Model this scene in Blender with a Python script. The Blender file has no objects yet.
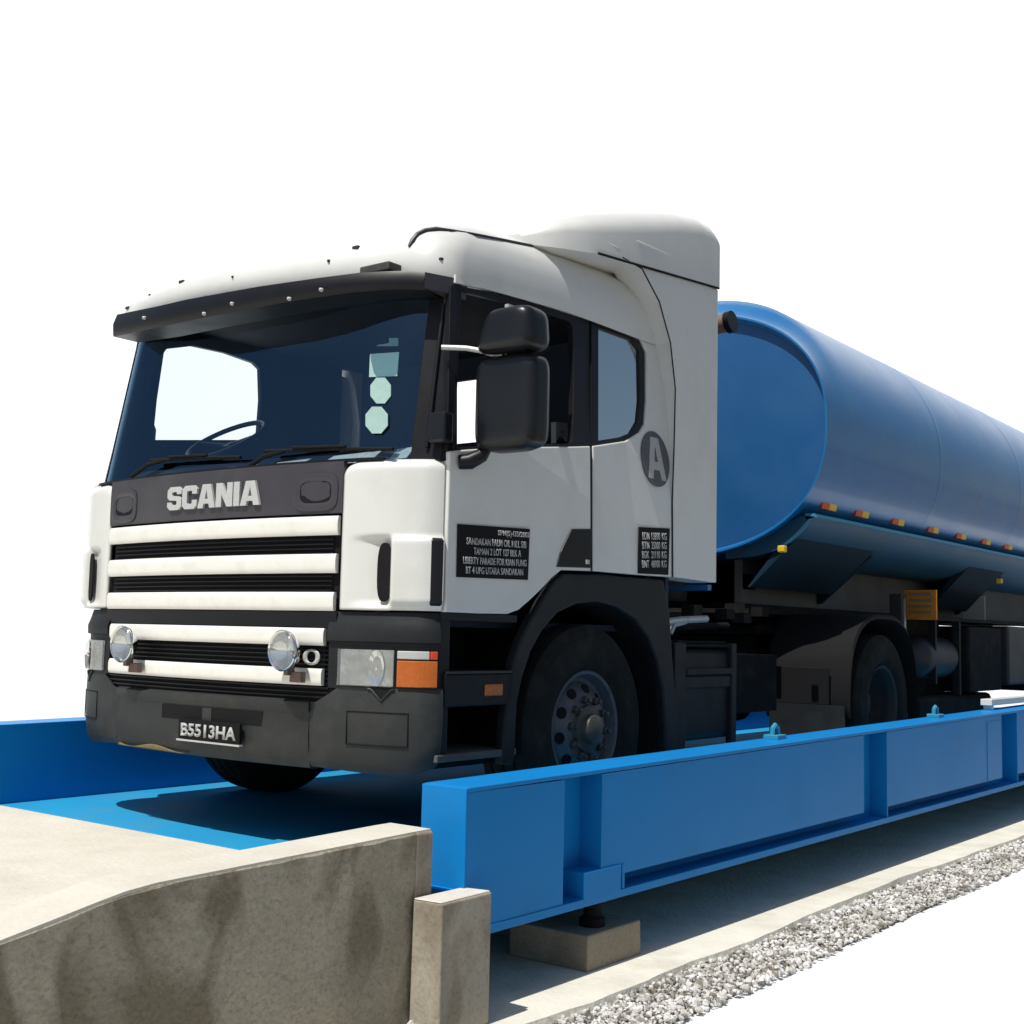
import bpy, bmesh, math, random
from mathutils import Vector, Matrix
random.seed(7)
PI = math.pi
scene = bpy.context.scene
COL = scene.collection
# ------------------------------------------------------------------ camera maths
F = 1254.6557
RW = ((0.7903013965, -0.0414153013, -0.6113170008),
      (0.6123160230, 0.0895308704, 0.7855274096),
      (0.0221988888, -0.9951226035, 0.0961156245))
CAM = Vector((4.49, -3.688, 0.0))
def ray(px, py):
    d = (px-512.0, py-512.0, F)
    return Vector([sum(RW[i][k]*d[k] for k in range(3)) for i in range(3)])
def hit(px, py, ax, val):
    d = ray(px, py); t = (val-CAM[ax])/d[ax]
    return CAM + d*t
def xs(z):                       # cab side surface (half width) as a function of height
    if z < .75: return 1.22
    return 1.22 - .09*(z-.75)/.75
def side(px, py, off=0.0):       # (y, z) of a feature on the near cab side
    z = 0.5
    for _ in range(6):
        p = hit(px, py, 0, xs(z)+off); z = p.z
    return (p.y, p.z)
def sides(*pts, off=0.0): return [side(a, b, off) for a, b in pts]
# ------------------------------------------------------------------ materials
def nt(m):
    m.use_nodes = True; return m.node_tree
def mat(name, col, rough=.5, metal=0, noise=.12, nscale=6, bump=0.0, bscale=60, dirt=None, dirtamt=.5, dscale=2.5, coat=0, spec=.5, alpha=1, vert=False):
    m = bpy.data.materials.new(name); t = nt(m); N = t.nodes; L = t.links
    b = N['Principled BSDF']
    tc = N.new('ShaderNodeTexCoord')
    mp = N.new('ShaderNodeMapping'); L.new(tc.outputs['Object'], mp.inputs[0])
    if vert: mp.inputs['Scale'].default_value = (1, 1, .18)
    n1 = N.new('ShaderNodeTexNoise'); n1.inputs['Scale'].default_value = nscale; n1.inputs['Detail'].default_value = 6
    L.new(mp.outputs[0], n1.inputs['Vector'])
    mx = N.new('ShaderNodeMix'); mx.data_type = 'RGBA'
    c = Vector(col)
    mx.inputs[6].default_value = (*(c*(1-noise)), 1); mx.inputs[7].default_value = (*[min(1, v) for v in (c*(1+noise))], 1)
    L.new(n1.outputs[0], mx.inputs[0]); out = mx.outputs[2]
    if dirt is not None:
        n2 = N.new('ShaderNodeTexNoise'); n2.inputs['Scale'].default_value = dscale; n2.inputs['Detail'].default_value = 9; n2.inputs['Roughness'].default_value = .65
        L.new(mp.outputs[0], n2.inputs['Vector'])
        r = N.new('ShaderNodeValToRGB'); r.color_ramp.elements[0].position = .48; r.color_ramp.elements[1].position = .72
        r.color_ramp.elements[1].color = (dirtamt,)*3+(1,)
        L.new(n2.outputs[0], r.inputs[0])
        m2 = N.new('ShaderNodeMix'); m2.data_type = 'RGBA'; m2.inputs[7].default_value = (*dirt, 1)
        L.new(r.outputs[0], m2.inputs[0]); L.new(out, m2.inputs[6]); out = m2.outputs[2]
    L.new(out, b.inputs['Base Color'])
    b.inputs['Metallic'].default_value = metal
    b.inputs['Specular IOR Level'].default_value = spec
    b.inputs['Coat Weight'].default_value = coat; b.inputs['Coat Roughness'].default_value = .08
    mr = N.new('ShaderNodeMapRange'); mr.inputs[3].default_value = max(.02, rough-.08); mr.inputs[4].default_value = min(1, rough+.1)
    L.new(n1.outputs[0], mr.inputs[0]); L.new(mr.outputs[0], b.inputs['Roughness'])
    if bump:
        n3 = N.new('ShaderNodeTexNoise'); n3.inputs['Scale'].default_value = bscale; n3.inputs['Detail'].default_value = 8
        L.new(mp.outputs[0], n3.inputs['Vector'])
        bp = N.new('ShaderNodeBump'); bp.inputs['Strength'].default_value = bump; bp.inputs['Distance'].default_value = .02
        L.new(n3.outputs[0], bp.inputs['Height']); L.new(bp.outputs[0], b.inputs['Normal'])
    return m
def concrete(name, col, dark, warm, rough=.9, bump=.5):
    m = mat(name, col, rough, noise=.18, nscale=9, bump=bump, bscale=45, dirt=dark, dirtamt=.7, dscale=1.6)
    t = m.node_tree; N = t.nodes; L = t.links; b = N['Principled BSDF']
    src = b.inputs['Base Color'].links[0].from_socket
    tc = N.new('ShaderNodeTexCoord')
    w = N.new('ShaderNodeTexNoise'); w.inputs['Scale'].default_value = 1.3; w.inputs['Detail'].default_value = 10; w.inputs['Distortion'].default_value = 1.2
    mp = N.new('ShaderNodeMapping'); mp.inputs['Scale'].default_value = (1, 1.7, 1.3); mp.inputs['Location'].default_value = (3, 1.7, 2)
    L.new(tc.outputs['Object'], mp.inputs[0]); L.new(mp.outputs[0], w.inputs['Vector'])
    r = N.new('ShaderNodeValToRGB'); e = r.color_ramp.elements
    e[0].position = .47; e[0].color = (0, 0, 0, 1); e[1].position = .57; e[1].color = (.85, .85, .85, 1)
    L.new(w.outputs[0], r.inputs[0])
    mx = N.new('ShaderNodeMix'); mx.data_type = 'RGBA'; mx.inputs[7].default_value = (*warm, 1)
    L.new(r.outputs[0], mx.inputs[0]); L.new(src, mx.inputs[6])
    # fine pitting
    v = N.new('ShaderNodeTexNoise'); v.inputs['Scale'].default_value = 70; v.inputs['Detail'].default_value = 4
    L.new(tc.outputs['Object'], v.inputs['Vector'])
    r2 = N.new('ShaderNodeValToRGB'); r2.color_ramp.elements[0].position = .3; r2.color_ramp.elements[0].color = (.72, .72, .72, 1); r2.color_ramp.elements[1].position = .5
    L.new(v.outputs[0], r2.inputs[0])
    mm = N.new('ShaderNodeMix'); mm.data_type = 'RGBA'; mm.blend_type = 'MULTIPLY'; mm.inputs[0].default_value = .8
    L.new(mx.outputs[2], mm.inputs[6]); L.new(r2.outputs[0], mm.inputs[7]); L.new(mm.outputs[2], b.inputs['Base Color'])
    return m
def glass(name, tint, gloss=.12, rough=.02, gcol=(1, 1, 1)):
    m = bpy.data.materials.new(name); t = nt(m); N = t.nodes; L = t.links
    N.remove(N['Principled BSDF']); o = N['Material Output']
    tr = N.new('ShaderNodeBsdfTransparent'); tr.inputs[0].default_value = (*tint, 1)
    gl = N.new('ShaderNodeBsdfGlossy'); gl.inputs['Roughness'].default_value = rough; gl.inputs[0].default_value = (*gcol, 1)
    lw = N.new('ShaderNodeLayerWeight'); lw.inputs[0].default_value = .35
    ma = N.new('ShaderNodeMath'); ma.operation = 'MULTIPLY_ADD'; ma.inputs[1].default_value = .5; ma.inputs[2].default_value = gloss
    L.new(lw.outputs['Fresnel'], ma.inputs[0])
    mx = N.new('ShaderNodeMixShader'); L.new(ma.outputs[0], mx.inputs[0]); L.new(tr.outputs[0], mx.inputs[1]); L.new(gl.outputs[0], mx.inputs[2])
    L.new(mx.outputs[0], o.inputs[0]); return m
M = {}
M['white'] = mat('cab_white_paint', (.70, .70, .67), .34, noise=.04, nscale=3, dirt=(.56, .55, .50), dirtamt=.5, dscale=3, coat=.3)
M['cream'] = mat('cream_grille_paint', (.80, .785, .73), .38, noise=.04, dirt=(.62, .59, .51), dirtamt=.5, dscale=7, coat=.2)
M['black'] = mat('black_trim', (.007, .007, .009), .4, noise=.2, spec=.25)
M['blackm'] = mat('matt_black', (.008, .008, .009), .8, noise=.2, spec=.2)
M['panel'] = mat('charcoal_front_panel', (.042, .038, .046), .42, noise=.12, nscale=12, dirt=(.09, .085, .08), dirtamt=.4)
M['bumper'] = mat('grey_bumper_plastic', (.026, .029, .029), .55, noise=.2, nscale=14, bump=.1, bscale=160, dirt=(.06, .06, .052), dirtamt=.6, dscale=5, spec=.35)
M['bumperdirt'] = mat('muddy_bumper_edge', (.16, .12, .05), .8, noise=.4, nscale=18)
M['fender'] = mat('dusty_black_fender', (.012, .014, .016), .55, noise=.2, nscale=9, spec=.25, dirt=(.03, .033, .032), dirtamt=.6, dscale=4)
M['under'] = mat('dark_chassis', (.009, .009, .010), .8, noise=.5, nscale=10, spec=.15, dirt=(.035, .03, .024), dirtamt=.8, dscale=6)
M['mirror'] = mat('mirror_shell', (.008, .009, .012), .32, noise=.15, spec=.35)
M['tyre'] = mat('tyre_rubber', (.014, .015, .014), .85, noise=.25, nscale=20, bump=.15, bscale=90, dirt=(.036, .035, .031), dirtamt=.7, dscale=7, spec=.15)
M['rim'] = mat('dusty_steel_rim', (.115, .12, .135), .5, metal=.35, noise=.2, nscale=14, dirt=(.07, .07, .06), dirtamt=.9, dscale=14)
M['rimdark'] = mat('shaded_rear_rim', (.03, .03, .032), .7, noise=.4, nscale=12)  # rear rim colour darkened for the shade in its deep opening
M['hub'] = mat('greasy_hub', (.07, .07, .06), .5, metal=.3, noise=.5, nscale=22)
M['steel'] = mat('bare_steel', (.45, .44, .42), .35, metal=.7, noise=.2, dirt=(.2, .15, .1), dirtamt=.6, dscale=9)
M['chrome'] = mat('chrome', (.8, .8, .8), .08, metal=1, noise=.03)
M['silver'] = mat('silver_lettering', (.50, .51, .50), .45, metal=.1, noise=.12, nscale=30)
M['tank'] = mat('tank_blue_gloss_paint', (.010, .140, .37), .3, noise=.12, nscale=2.2, dirt=(.03, .19, .33), dirtamt=.6, dscale=3.5, coat=.18, spec=.42)
M['tankbelly'] = mat('tank_belly_shaded_blue', (.008, .068, .13), .5, noise=.25, nscale=2, dirt=(.02, .06, .09), dirtamt=.7)  # same blue as the tank, darkened for the shade under the belly
M['tankend'] = mat('tank_end_shaded_blue', (.008, .088, .25), .42, noise=.12, nscale=2.5, dirt=(.02, .10, .24), dirtamt=.6)  # the tank's blue with the shade on its front end mixed in
M['tankedge'] = mat('turquoise_deck_glow_and_lugs', (.03, .27, .42), .4, noise=.15)  # brighter on the rail for light reflected off the deck; lugs share it
M['tankunder'] = mat('tank_frame_blue', (.004, .022, .042), .7, noise=.3, dirt=(.012, .026, .034), dirtamt=.7, spec=.2)
M['frameg'] = mat('grey_trailer_frame', (.10, .095, .09), .7, noise=.2, dirt=(.05, .05, .05), dirtamt=.7)
M['beam'] = mat('bridge_blue_paint', (.006, .20, .53), .42, noise=.05, nscale=1.5, dirt=(.012, .17, .43), dirtamt=.6, dscale=3, spec=.12)
M['deck'] = mat('deck_sky_blue_paint', (.018, .27, .52), .7, spec=.12, noise=.06, nscale=3, dirt=(.06, .25, .42), dirtamt=.7, dscale=4)
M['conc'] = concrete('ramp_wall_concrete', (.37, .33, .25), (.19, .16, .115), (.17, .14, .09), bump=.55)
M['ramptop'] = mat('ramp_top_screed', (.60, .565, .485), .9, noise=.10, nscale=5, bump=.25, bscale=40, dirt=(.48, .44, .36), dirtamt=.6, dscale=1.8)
M['conc2'] = concrete('pier_concrete', (.38, .34, .27), (.22, .195, .155), (.25, .21, .155), bump=.15)
M['apron'] = mat('apron_concrete', (.68, .65, .56), .92, noise=.12, nscale=7, bump=.3, bscale=50, dirt=(.48, .44, .36), dirtamt=.7, dscale=3)
M['kerbside'] = mat('earthy_apron_edge', (.19, .15, .11), .95, noise=.4, nscale=20, bump=.4)
M['ground'] = mat('pale_ground', (.70, .70, .69), .95, noise=.03, nscale=2)
M['bounce_ground'] = mat('dark_bounce_ground', (.175, .160, .135), .95, noise=.3, nscale=30, bump=.3)  # for the added out-of-view ground that limits bounce light
M['stone'] = mat('crushed_stone', (.74, .73, .71), .85, noise=.3, nscale=14, bump=.3, bscale=80, dirt=(.26, .23, .19), dirtamt=.9, dscale=9)
_t = M['stone'].node_tree; _g = _t.nodes.new('ShaderNodeNewGeometry'); _b = _t.nodes['Principled BSDF']; _src = _b.inputs['Base Color'].links[0].from_socket
_r = _t.nodes.new('ShaderNodeValToRGB'); _t.links.new(_g.outputs['Random Per Island'], _r.inputs[0]); _e = _r.color_ramp.elements
_e[0].color = (.22, .19, .15, 1); _e[1].color = (1, 1, 1, 1); _e[1].position = .9; _e2 = _r.color_ramp.elements.new(.35); _e2.color = (.72, .70, .66, 1)
_m = _t.nodes.new('ShaderNodeMix'); _m.data_type = 'RGBA'; _m.blend_type = 'MULTIPLY'; _m.inputs[0].default_value = 1
_t.links.new(_src, _m.inputs[6]); _t.links.new(_r.outputs[0], _m.inputs[7]); _t.links.new(_m.outputs[2], _b.inputs['Base Color'])
M['gravelbed'] = mat('gravel_bed', (.30, .28, .25), .95, noise=.6, nscale=45, bump=.6, bscale=90)
M['orange'] = mat('orange_lens', (.50, .115, .012), .25, noise=.15, nscale=50, coat=.5)
M['red'] = mat('red_reflector', (.6, .06, .02), .3, noise=.1)
M['yellow'] = mat('yellow_reflector', (.75, .5, .03), .3, noise=.1)
M['sticker'] = mat('pale_green_sticker', (.30, .45, .42), .6, noise=.12, nscale=40)
M['paper'] = mat('dash_papers', (.78, .92, .86), .7, noise=.35, nscale=22)
M['lampback'] = mat('lamp_reflector_facets', (.40, .41, .385), .25, metal=.75, noise=.85, nscale=22, dirt=(.30, .26, .16), dirtamt=.8, dscale=9)
M['plate'] = mat('black_plate', (.006, .006, .007), .6, noise=.2, spec=.15)
M['letter'] = mat('pale_grey_lettering', (.42, .42, .41), .6, noise=.15, nscale=60)
M['emblem'] = mat('charcoal_disc_sticker', (.085, .085, .095), .5, noise=.15, nscale=30)
M['interior'] = mat('cab_interior', (.012, .022, .045), .8, noise=.3, nscale=5)
M['rust'] = mat('rusty_pipe', (.16, .10, .08), .6, noise=.4, nscale=16)
M['sign'] = mat('orange_warning_sign', (.42, .16, .01), .5, noise=.3, nscale=30, dirt=(.25, .1, .02), dirtamt=.7, dscale=20)
M['dgrey'] = mat('dark_grey_metal', (.024, .024, .030), .5, noise=.3, dirt=(.03, .03, .03), dirtamt=.6)
M['wind'] = glass('windscreen_glass', (.82, .91, .95), .10, .025, (.34, .58, .86))  # blue gloss tint stands in for the sky mirrored in the screen
M['qglass'] = glass('quarter_glass', (.25, .30, .30), .72, .10, (1, 1, .95))
M['lampglass'] = glass('lamp_glass', (.9, .93, .93), .12, .04)
# ------------------------------------------------------------------ mesh helpers
class BM:
    def __init__(s): s.b = bmesh.new()
    def box(s, x0, x1, y0, y1, z0, z1):
        v = [s.b.verts.new((x, y, z)) for x in (x0, x1) for y in (y0, y1) for z in (z0, z1)]
        for f in ((0, 1, 3, 2), (4, 6, 7, 5), (0, 4, 5, 1), (2, 3, 7, 6), (0, 2, 6, 4), (1, 5, 7, 3)):
            s.b.faces.new([v[i] for i in f])
        return s
    def hexa(s, p8):                # p8: bottom 4 then top 4, same winding
        v = [s.b.verts.new(p) for p in p8]
        for f in ((3, 2, 1, 0), (4, 5, 6, 7), (0, 1, 5, 4), (1, 2, 6, 5), (2, 3, 7, 6), (3, 0, 4, 7)):
            s.b.faces.new([v[i] for i in f])
        return s
    def loft(s, rings, closed=True, caps=(True, True)):
        R = [[s.b.verts.new(p) for p in r] for r in rings]; n = len(R[0])
        for a, c in zip(R, R[1:]):
            for i in range(n if closed else n-1):
                j = (i+1) % n
                s.b.faces.new((a[i], a[j], c[j], c[i]))
        if closed and caps[0]: s.b.faces.new(R[0][::-1])
        if closed and caps[1]: s.b.faces.new(R[-1])
        return s
    def tube(s, pts, r, seg=10, caps=True):
        pts = [Vector(p) for p in pts]; rings = []
        for i, p in enumerate(pts):
            d = (pts[min(i+1, len(pts)-1)]-pts[max(i-1, 0)]).normalized()
            a = d.orthogonal().normalized() if i == 0 else (pa - d*pa.dot(d)).normalized()
            pa = a; bb = d.cross(a)
            rr = r[i] if isinstance(r, (list, tuple)) else r
            rings.append([p + a*math.cos(2*PI*k/seg)*rr + bb*math.sin(2*PI*k/seg)*rr for k in range(seg)])
        return s.loft(rings, True, (caps, caps))
    def lathe(s, prof, cx=0, cy=0, cz=0, axis='x', seg=48, caps=(False, False)):
        rings = []
        for (r, h) in prof:
            ring = []
            for k in range(seg):
                a = 2*PI*k/seg; c, d = math.cos(a)*r, math.sin(a)*r
                ring.append({'x': (cx+h, cy+c, cz+d), 'y': (cx+c, cy+h, cz+d), 'z': (cx+c, cy+d, cz+h)}[axis])
            rings.append(ring)
        return s.loft(rings, True, caps)
    def poly(s, outer, holes, fn, t):
        """fill a 2D outline (with holes); fn(u, v, depth) -> 3D; thickness t"""
        vs = []; es = []
        for loop in [outer]+list(holes):
            a = [s.b.verts.new(fn(u, v, 0)) for u, v in loop]
            es += [s.b.edges.new((a[i], a[(i+1) % len(a)])) for i in range(len(a))]
            vs.append((a, loop))
        r = bmesh.ops.triangle_fill(s.b, use_beauty=True, use_dissolve=False, edges=es)
        front = [g for g in r['geom'] if isinstance(g, bmesh.types.BMFace)]
        back = {}
        for a, loop in vs:
            for v, (u, w) in zip(a, loop): back[v] = s.b.verts.new(fn(u, w, t))
        for f in front: s.b.faces.new([back[v] for v in reversed(f.verts)])
        for a, loop in vs:
            n = len(a)
            for i in range(n):
                j = (i+1) % n
                try: s.b.faces.new((a[i], a[j], back[a[j]], back[a[i]]))
                except ValueError: pass
        return s
def setup_obj(o, label=None, cat=None, group=None, kind=None):
    if label: o['label'] = label
    if cat: o['category'] = cat
    if group: o['group'] = group
    if kind: o['kind'] = kind
    return o
ROOTS = {}
def link(o, parent):
    COL.objects.link(o)
    if parent is not None:
        o.parent = parent
        if parent.name in ROOTS: o.location = o.location - Vector(ROOTS[parent.name])
def root(name, loc, label, cat, group=None):
    o = bpy.data.objects.new(name, None); o.empty_display_size = .3; o.location = loc; COL.objects.link(o)
    ROOTS[o.name] = tuple(loc); return setup_obj(o, label, cat, group)
def build(name, bm, m, parent=None, bevel=0, bseg=2, smooth=0, sub=0, loc=None, **kw):
    b = bm.b if isinstance(bm, BM) else bm
    bmesh.ops.recalc_face_normals(b, faces=b.faces)
    me = bpy.data.meshes.new(name); b.to_mesh(me); b.free()
    me.materials.append(M[m] if isinstance(m, str) else m)
    o = bpy.data.objects.new(name, me)
    if loc is not None: o.location = loc
    link(o, parent)
    if smooth:
        for p in me.polygons: p.use_smooth = True
        me.set_sharp_from_angle(angle=math.radians(smooth))
    if bevel:
        md = o.modifiers.new('bevel', 'BEVEL'); md.width = bevel; md.segments = bseg; md.limit_method = 'ANGLE'; md.angle_limit = math.radians(40)
    if sub:
        md = o.modifiers.new('sub', 'SUBSURF'); md.levels = sub; md.render_levels = sub
    setup_obj(o, **kw)
    return o
def side_fn(sg=1, off=0.0):
    return lambda y, z, d: Vector((sg*(xs(z)+off-d), y, z))
def text(name, s, m, parent, origin, udir, vdir, width=None, height=.1, depth=.004, bold=0.0, align='LEFT'):
    c = bpy.data.curves.new(name, 'FONT'); c.body = s; c.size = 1; c.offset = bold; c.extrude = 0; c.fill_mode = 'FRONT'; c.resolution_u = 4
    o = bpy.data.objects.new(name+'_c', c); COL.objects.link(o)
    dg = bpy.context.evaluated_depsgraph_get(); dg.update()
    me = bpy.data.meshes.new_from_object(o.evaluated_get(dg)); bpy.data.objects.remove(o)
    xsv = [v.co.x for v in me.vertices]; ysv = [v.co.y for v in me.vertices]
    x0, x1, y0, y1 = min(xsv), max(xsv), min(ysv), max(ysv)
    sy = height/(y1-y0); sx = (width/(x1-x0)) if width else sy
    u = Vector(udir).normalized(); v = Vector(vdir).normalized(); n = u.cross(v); o0 = Vector(origin)
    for w in me.vertices:
        w.co = o0 + u*(w.co.x-x0)*sx + v*(w.co.y-y0)*sy + n*depth
    b = bmesh.new(); b.from_mesh(me); 
    r = bmesh.ops.extrude_face_region(b, geom=b.faces[:])
    bmesh.ops.translate(b, verts=[g for g in r['geom'] if isinstance(g, bmesh.types.BMVert)], vec=-n*depth)
    return build(name, b, m, parent)
# ================================================================== SETTING
G = -1.25; DZ = -.905
def structure(name, bm, m, **k): return build(name, bm, m, None, kind='structure', **k)
b = BM(); b.box(-150, 150, -80, 260, G-.4, G-.045); structure('ground', b, 'ground')
b = BM(); b.box(3.35, 149, -79, 259, G-.044, G-.030); structure('unseen_dark_ground', b, 'bounce_ground')  # added out of view to cut bounce light from this side
b = BM()
ys = [-6+.12*i for i in range(160)]
def kx(y): return 1.985 + .022*math.sin(y*1.7) + .008*math.sin(y*5.3+1) + .02*math.exp(-((y+.1)/.5)**2)
top = [(-6, y, G) for y in ys] ; edge = [(kx(y)+random.uniform(-.006, .006), y, G) for y in ys]
low = [(e[0]+.012, e[1], G-.05) for e in edge]; 
b.loft([top, edge, low], closed=False); structure('concrete_apron', b, 'apron')
# gravel strip between apron and the pale ground
gr = BM()
rows = []
for y in [-4+.1*i for i in range(150)]:
    rows.append([(x, y, G-.040+random.uniform(-.006, .006)) for x in (1.95, 2.04, 2.12, 2.20, 2.27)])
gr.loft(rows, closed=False)
_t = bmesh.new(); bmesh.ops.create_icosphere(_t, subdivisions=1, radius=1.0)
ICO = [v.co.copy() for v in _t.verts]; ICOF = [[v.index for v in f.verts] for f in _t.faces]; _t.free()
SV = []; SF = []
def stone(x, y, z, r):
    rot = Matrix.Rotation(random.uniform(0, 6), 3, Vector((random.random(), random.random(), random.random()+.1)).normalized())
    sc = Vector((random.uniform(.7, 1.3), random.uniform(.7, 1.3), random.uniform(.45, .9)))
    n0 = len(SV)
    for v in ICO:
        c = Vector([v[i]*sc[i] for i in range(3)])*r*random.uniform(.78, 1.18)
        SV.append(rot @ c + Vector((x, y, z)))
    SF.extend([[n0+i for i in f] for f in ICOF])
def gx(y): return 2.285 + .012*math.sin(y*2.1)
for i in range(15000):
    y = -1.6 + 10.5*(random.random()**1.3)
    x = random.uniform(1.985, gx(y)+.004)
    stone(x, y, G-.035+random.uniform(0, .018), random.choice((.004, .006, .008, .010, .012, .015)))
for i in range(150):               # loose rubble at the foot of the pier
    a = random.gauss(0, 1)
    stone(1.80+random.gauss(0, .10), -.76+random.gauss(0, .09), G+.006+random.uniform(0, .02), random.choice((.010, .014, .022, .03)))
build('gravel_bed', gr, 'gravelbed', None, kind='structure')
st = bmesh.new(); _m = bpy.data.meshes.new('t'); _m.from_pydata([tuple(v) for v in SV], [], SF); st.from_mesh(_m); bpy.data.meshes.remove(_m)
build('gravel', st, 'stone', None, kind='stuff', label='strip of pale crushed stone along the concrete apron')
# ================================================================== RAMP
rr = root('concrete_ramp', (0, -2, G), 'stained concrete approach ramp with cream sunlit top in the lower left corner', 'ramp')
b = BM(); rings = []
prof = [(-.225, DZ+.0), (-1.2, DZ-.01), (-2.2, DZ-.05), (-3.2, DZ-.13), (-4.4, DZ-.25), (-5.6, G+.005)]
rings = [[(-1.62, y, G+.002), (1.572, y, G+.002), (1.572, y, z), (-1.62, y, z)] for y, z in prof]
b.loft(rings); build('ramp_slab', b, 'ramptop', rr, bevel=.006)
wp = [(-.640, -.641), (-1.14, -.652), (-1.63, -.663), (-1.72, -.671), (-1.80, -.685), (-1.93, -.710), (-2.06, -.734), (-2.6, -.84), (-3.4, -.99), (-4.5, -1.2), (-4.75, G+.02)]
fine = []
for (y0, z0), (y1, z1) in zip(wp, wp[1:]):
    n = max(1, int(abs(y1-y0)/.06))
    for k in range(n): fine.append((y0+(y1-y0)*k/n, z0+(z1-z0)*k/n))
fine.append(wp[-1])
b = BM()
rings = []
for y, z in fine:
    j = random.uniform(-.004, .002); k = random.uniform(-.008, .004)
    rings.append([(1.575, y, G+.001), (1.76, y, G+.001), (1.76, y, z-.06), (1.762+k*.4, y, z-.006+j), (1.756+k*.3, y, z+j*.3), (1.575, y, z)])
b.loft(rings); ww = build('wing_wall', b, 'conc', rr, smooth=25)
b = BM()
rings = [[(1.573, y, G+.001), (1.764, y, G+.001), (1.764, y, z-.008), (1.756, y, z), (1.573, y, z)] for y, z in ((-.640, -.6385), (-.600, -.6385), (-.562, -.640))]
b.loft(rings); build('wing_wall_end', b, 'conc2', rr, bevel=.004)
b = BM()                         # thin pale layer: sunlight on the wing's top put into its colour
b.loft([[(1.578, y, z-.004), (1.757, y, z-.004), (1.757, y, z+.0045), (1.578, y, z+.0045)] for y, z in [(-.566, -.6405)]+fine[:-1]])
build('sunlit_wing_top', b, 'ramptop', rr)
# pier and pedestals
M['suntop'] = mat('sunlit_pier_top', (.62, .58, .52), .9, noise=.15, nscale=20, bump=.3)  # lighter than the pier concrete: sun on its top put into colour
def hx(px, py, z=None, x=None): return hit(px, py, 2, z) if x is None else hit(px, py, 0, x)
b = BM()
x0, x1, y0, y1 = 1.775, 1.90, -.668, -.42
b.hexa([(x0, y0, G), (x1, y0, G), (x1, y1, G), (x0, y1, G), (x0, y0+.005, -.842), (x1, y0, -.838), (x1, y1, -.836), (x0, y1, -.842)])
build('concrete_pier', b, 'conc2', None, bevel=.007, bseg=3, label='slim upright concrete pier beside the ramp wall at the beam end', cat='pier')
b = BM(); b.hexa([(x0+.004, y0+.006, -.8405), (x1-.006, y0+.004, -.8365), (x1-.006, y1-.004, -.8345), (x0+.004, y1-.004, -.8405), (x0+.006, y0+.010, -.8375), (x1-.010, y0+.008, -.8335), (x1-.010, y1-.006, -.8320), (x0+.006, y1-.006, -.8375)])
build('pier_sun_cap', b, 'suntop', bpy.data.objects['concrete_pier'])  # thin cap carrying the sunlit tone of the pier top
b = BM()
b.hexa([(1.42, .300, G), (1.79, .300, G), (1.79, .675, G), (1.42, .675, G), (1.42, .300, -1.118), (1.788, .302, -1.118), (1.788, .672, -1.118), (1.42, .672, -1.118)])
build('concrete_block', b, 'conc2', None, bevel=.006, bseg=2, label='low square concrete footing block under the blue beam, partly in shade', cat='concrete block')
# ================================================================== WEIGHBRIDGE
wb = root('weighbridge', (0, 4, G), 'bright blue steel weighbridge with side beams and flat deck under the truck', 'weighbridge')
b = BM(); b.box(-1.404, 1.606, -.215, 15, DZ-.03, DZ); build('deck', b, 'deck', wb, bevel=.004)
YA, YB = -.43, 15.
def ztop(y): return -.513 + .0075*max(0, y)
zb = -1.004
def beam(sg, xin, xweb, xout):
    f = BM()
    def bar(xa, xb, za, zt_, ya=YA, yb=YB):
        f.hexa([(xa, ya, za(ya)), (xb, ya, za(ya)), (xb, yb, za(yb)), (xa, yb, za(yb)),
                (xa, ya, zt_(ya)), (xb, ya, zt_(ya)), (xb, yb, zt_(yb)), (xa, yb, zt_(yb))])
    c = lambda v: (lambda y: v)
    bar(xin, xweb, c(zb+.03), lambda y: ztop(y)-.0161)          # web box
    web = build('side_beam', f, 'beam', wb)
    f = BM(); bar(xin-.002*sg, xout, lambda y: ztop(y)-.016, ztop); build('top_flange', f, 'beam', web, bevel=.003)
    f = BM(); bar(xin-.002*sg, xout+.004*sg, c(zb), c(zb+.03)); build('bottom_flange', f, 'beam', web, bevel=.003)
    return web
near = beam(1, 1.605, 1.70, 1.80)
far = beam(-1, -1.405, -1.50, -1.60)
b = BM(); b.box(1.603, 1.7995, YA-.012, YA, zb+.16, ztop(0)-.002); build('end_plate', b, 'beam', near, bevel=.002)
b = BM(); b.box(1.59, 1.885, YA-.055, YA+.03, -.858, -.843); build('base_plate', b, 'beam', near, bevel=.002)
b = BM(); b.box(-1.5995, -1.403, YA-.012, YA, zb+.03, ztop(0)-.002); build('end_plate', b, 'beam', far, bevel=.002)
b = BM(); b.box(1.765, 1.799, YA, .12, -.973, ztop(0)-.0165); build('web_cover', b, 'beam', near)
for y in (.372, 3.24, 5.70, 8.6, 11.5, 14.2):
    b = BM()
    b.box(1.7005, 1.799, y-.006, y+.006, zb+.0305, ztop(y)-.0165)
    build('stiffener', b, 'beam', near)
    b = BM()
    yb_ = {.372: 3.24-.33, 3.24: 5.70-.36, 5.70: 8.2, 8.6: 11.1, 11.5: 13.9, 14.2: 14.9}[y]
    b.hexa([(1.765, y+.0062, zb+.032+.055), (1.7975, y+.0062, zb+.032+.055), (1.7975, yb_, zb+.087), (1.765, yb_, zb+.087),
            (1.765, y+.0062, ztop(y)-.0162), (1.7975, y+.0062, ztop(y)-.0162), (1.7975, yb_, ztop(yb_)-.0162), (1.765, yb_, ztop(yb_)-.0162)])
    build('web_cover', b, 'beam', near)
b = BM(); b.box(1.70, 1.805, .247, .500, zb+.012, -.878); build('bracket_box', b, 'beam', near, bevel=.004)
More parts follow.
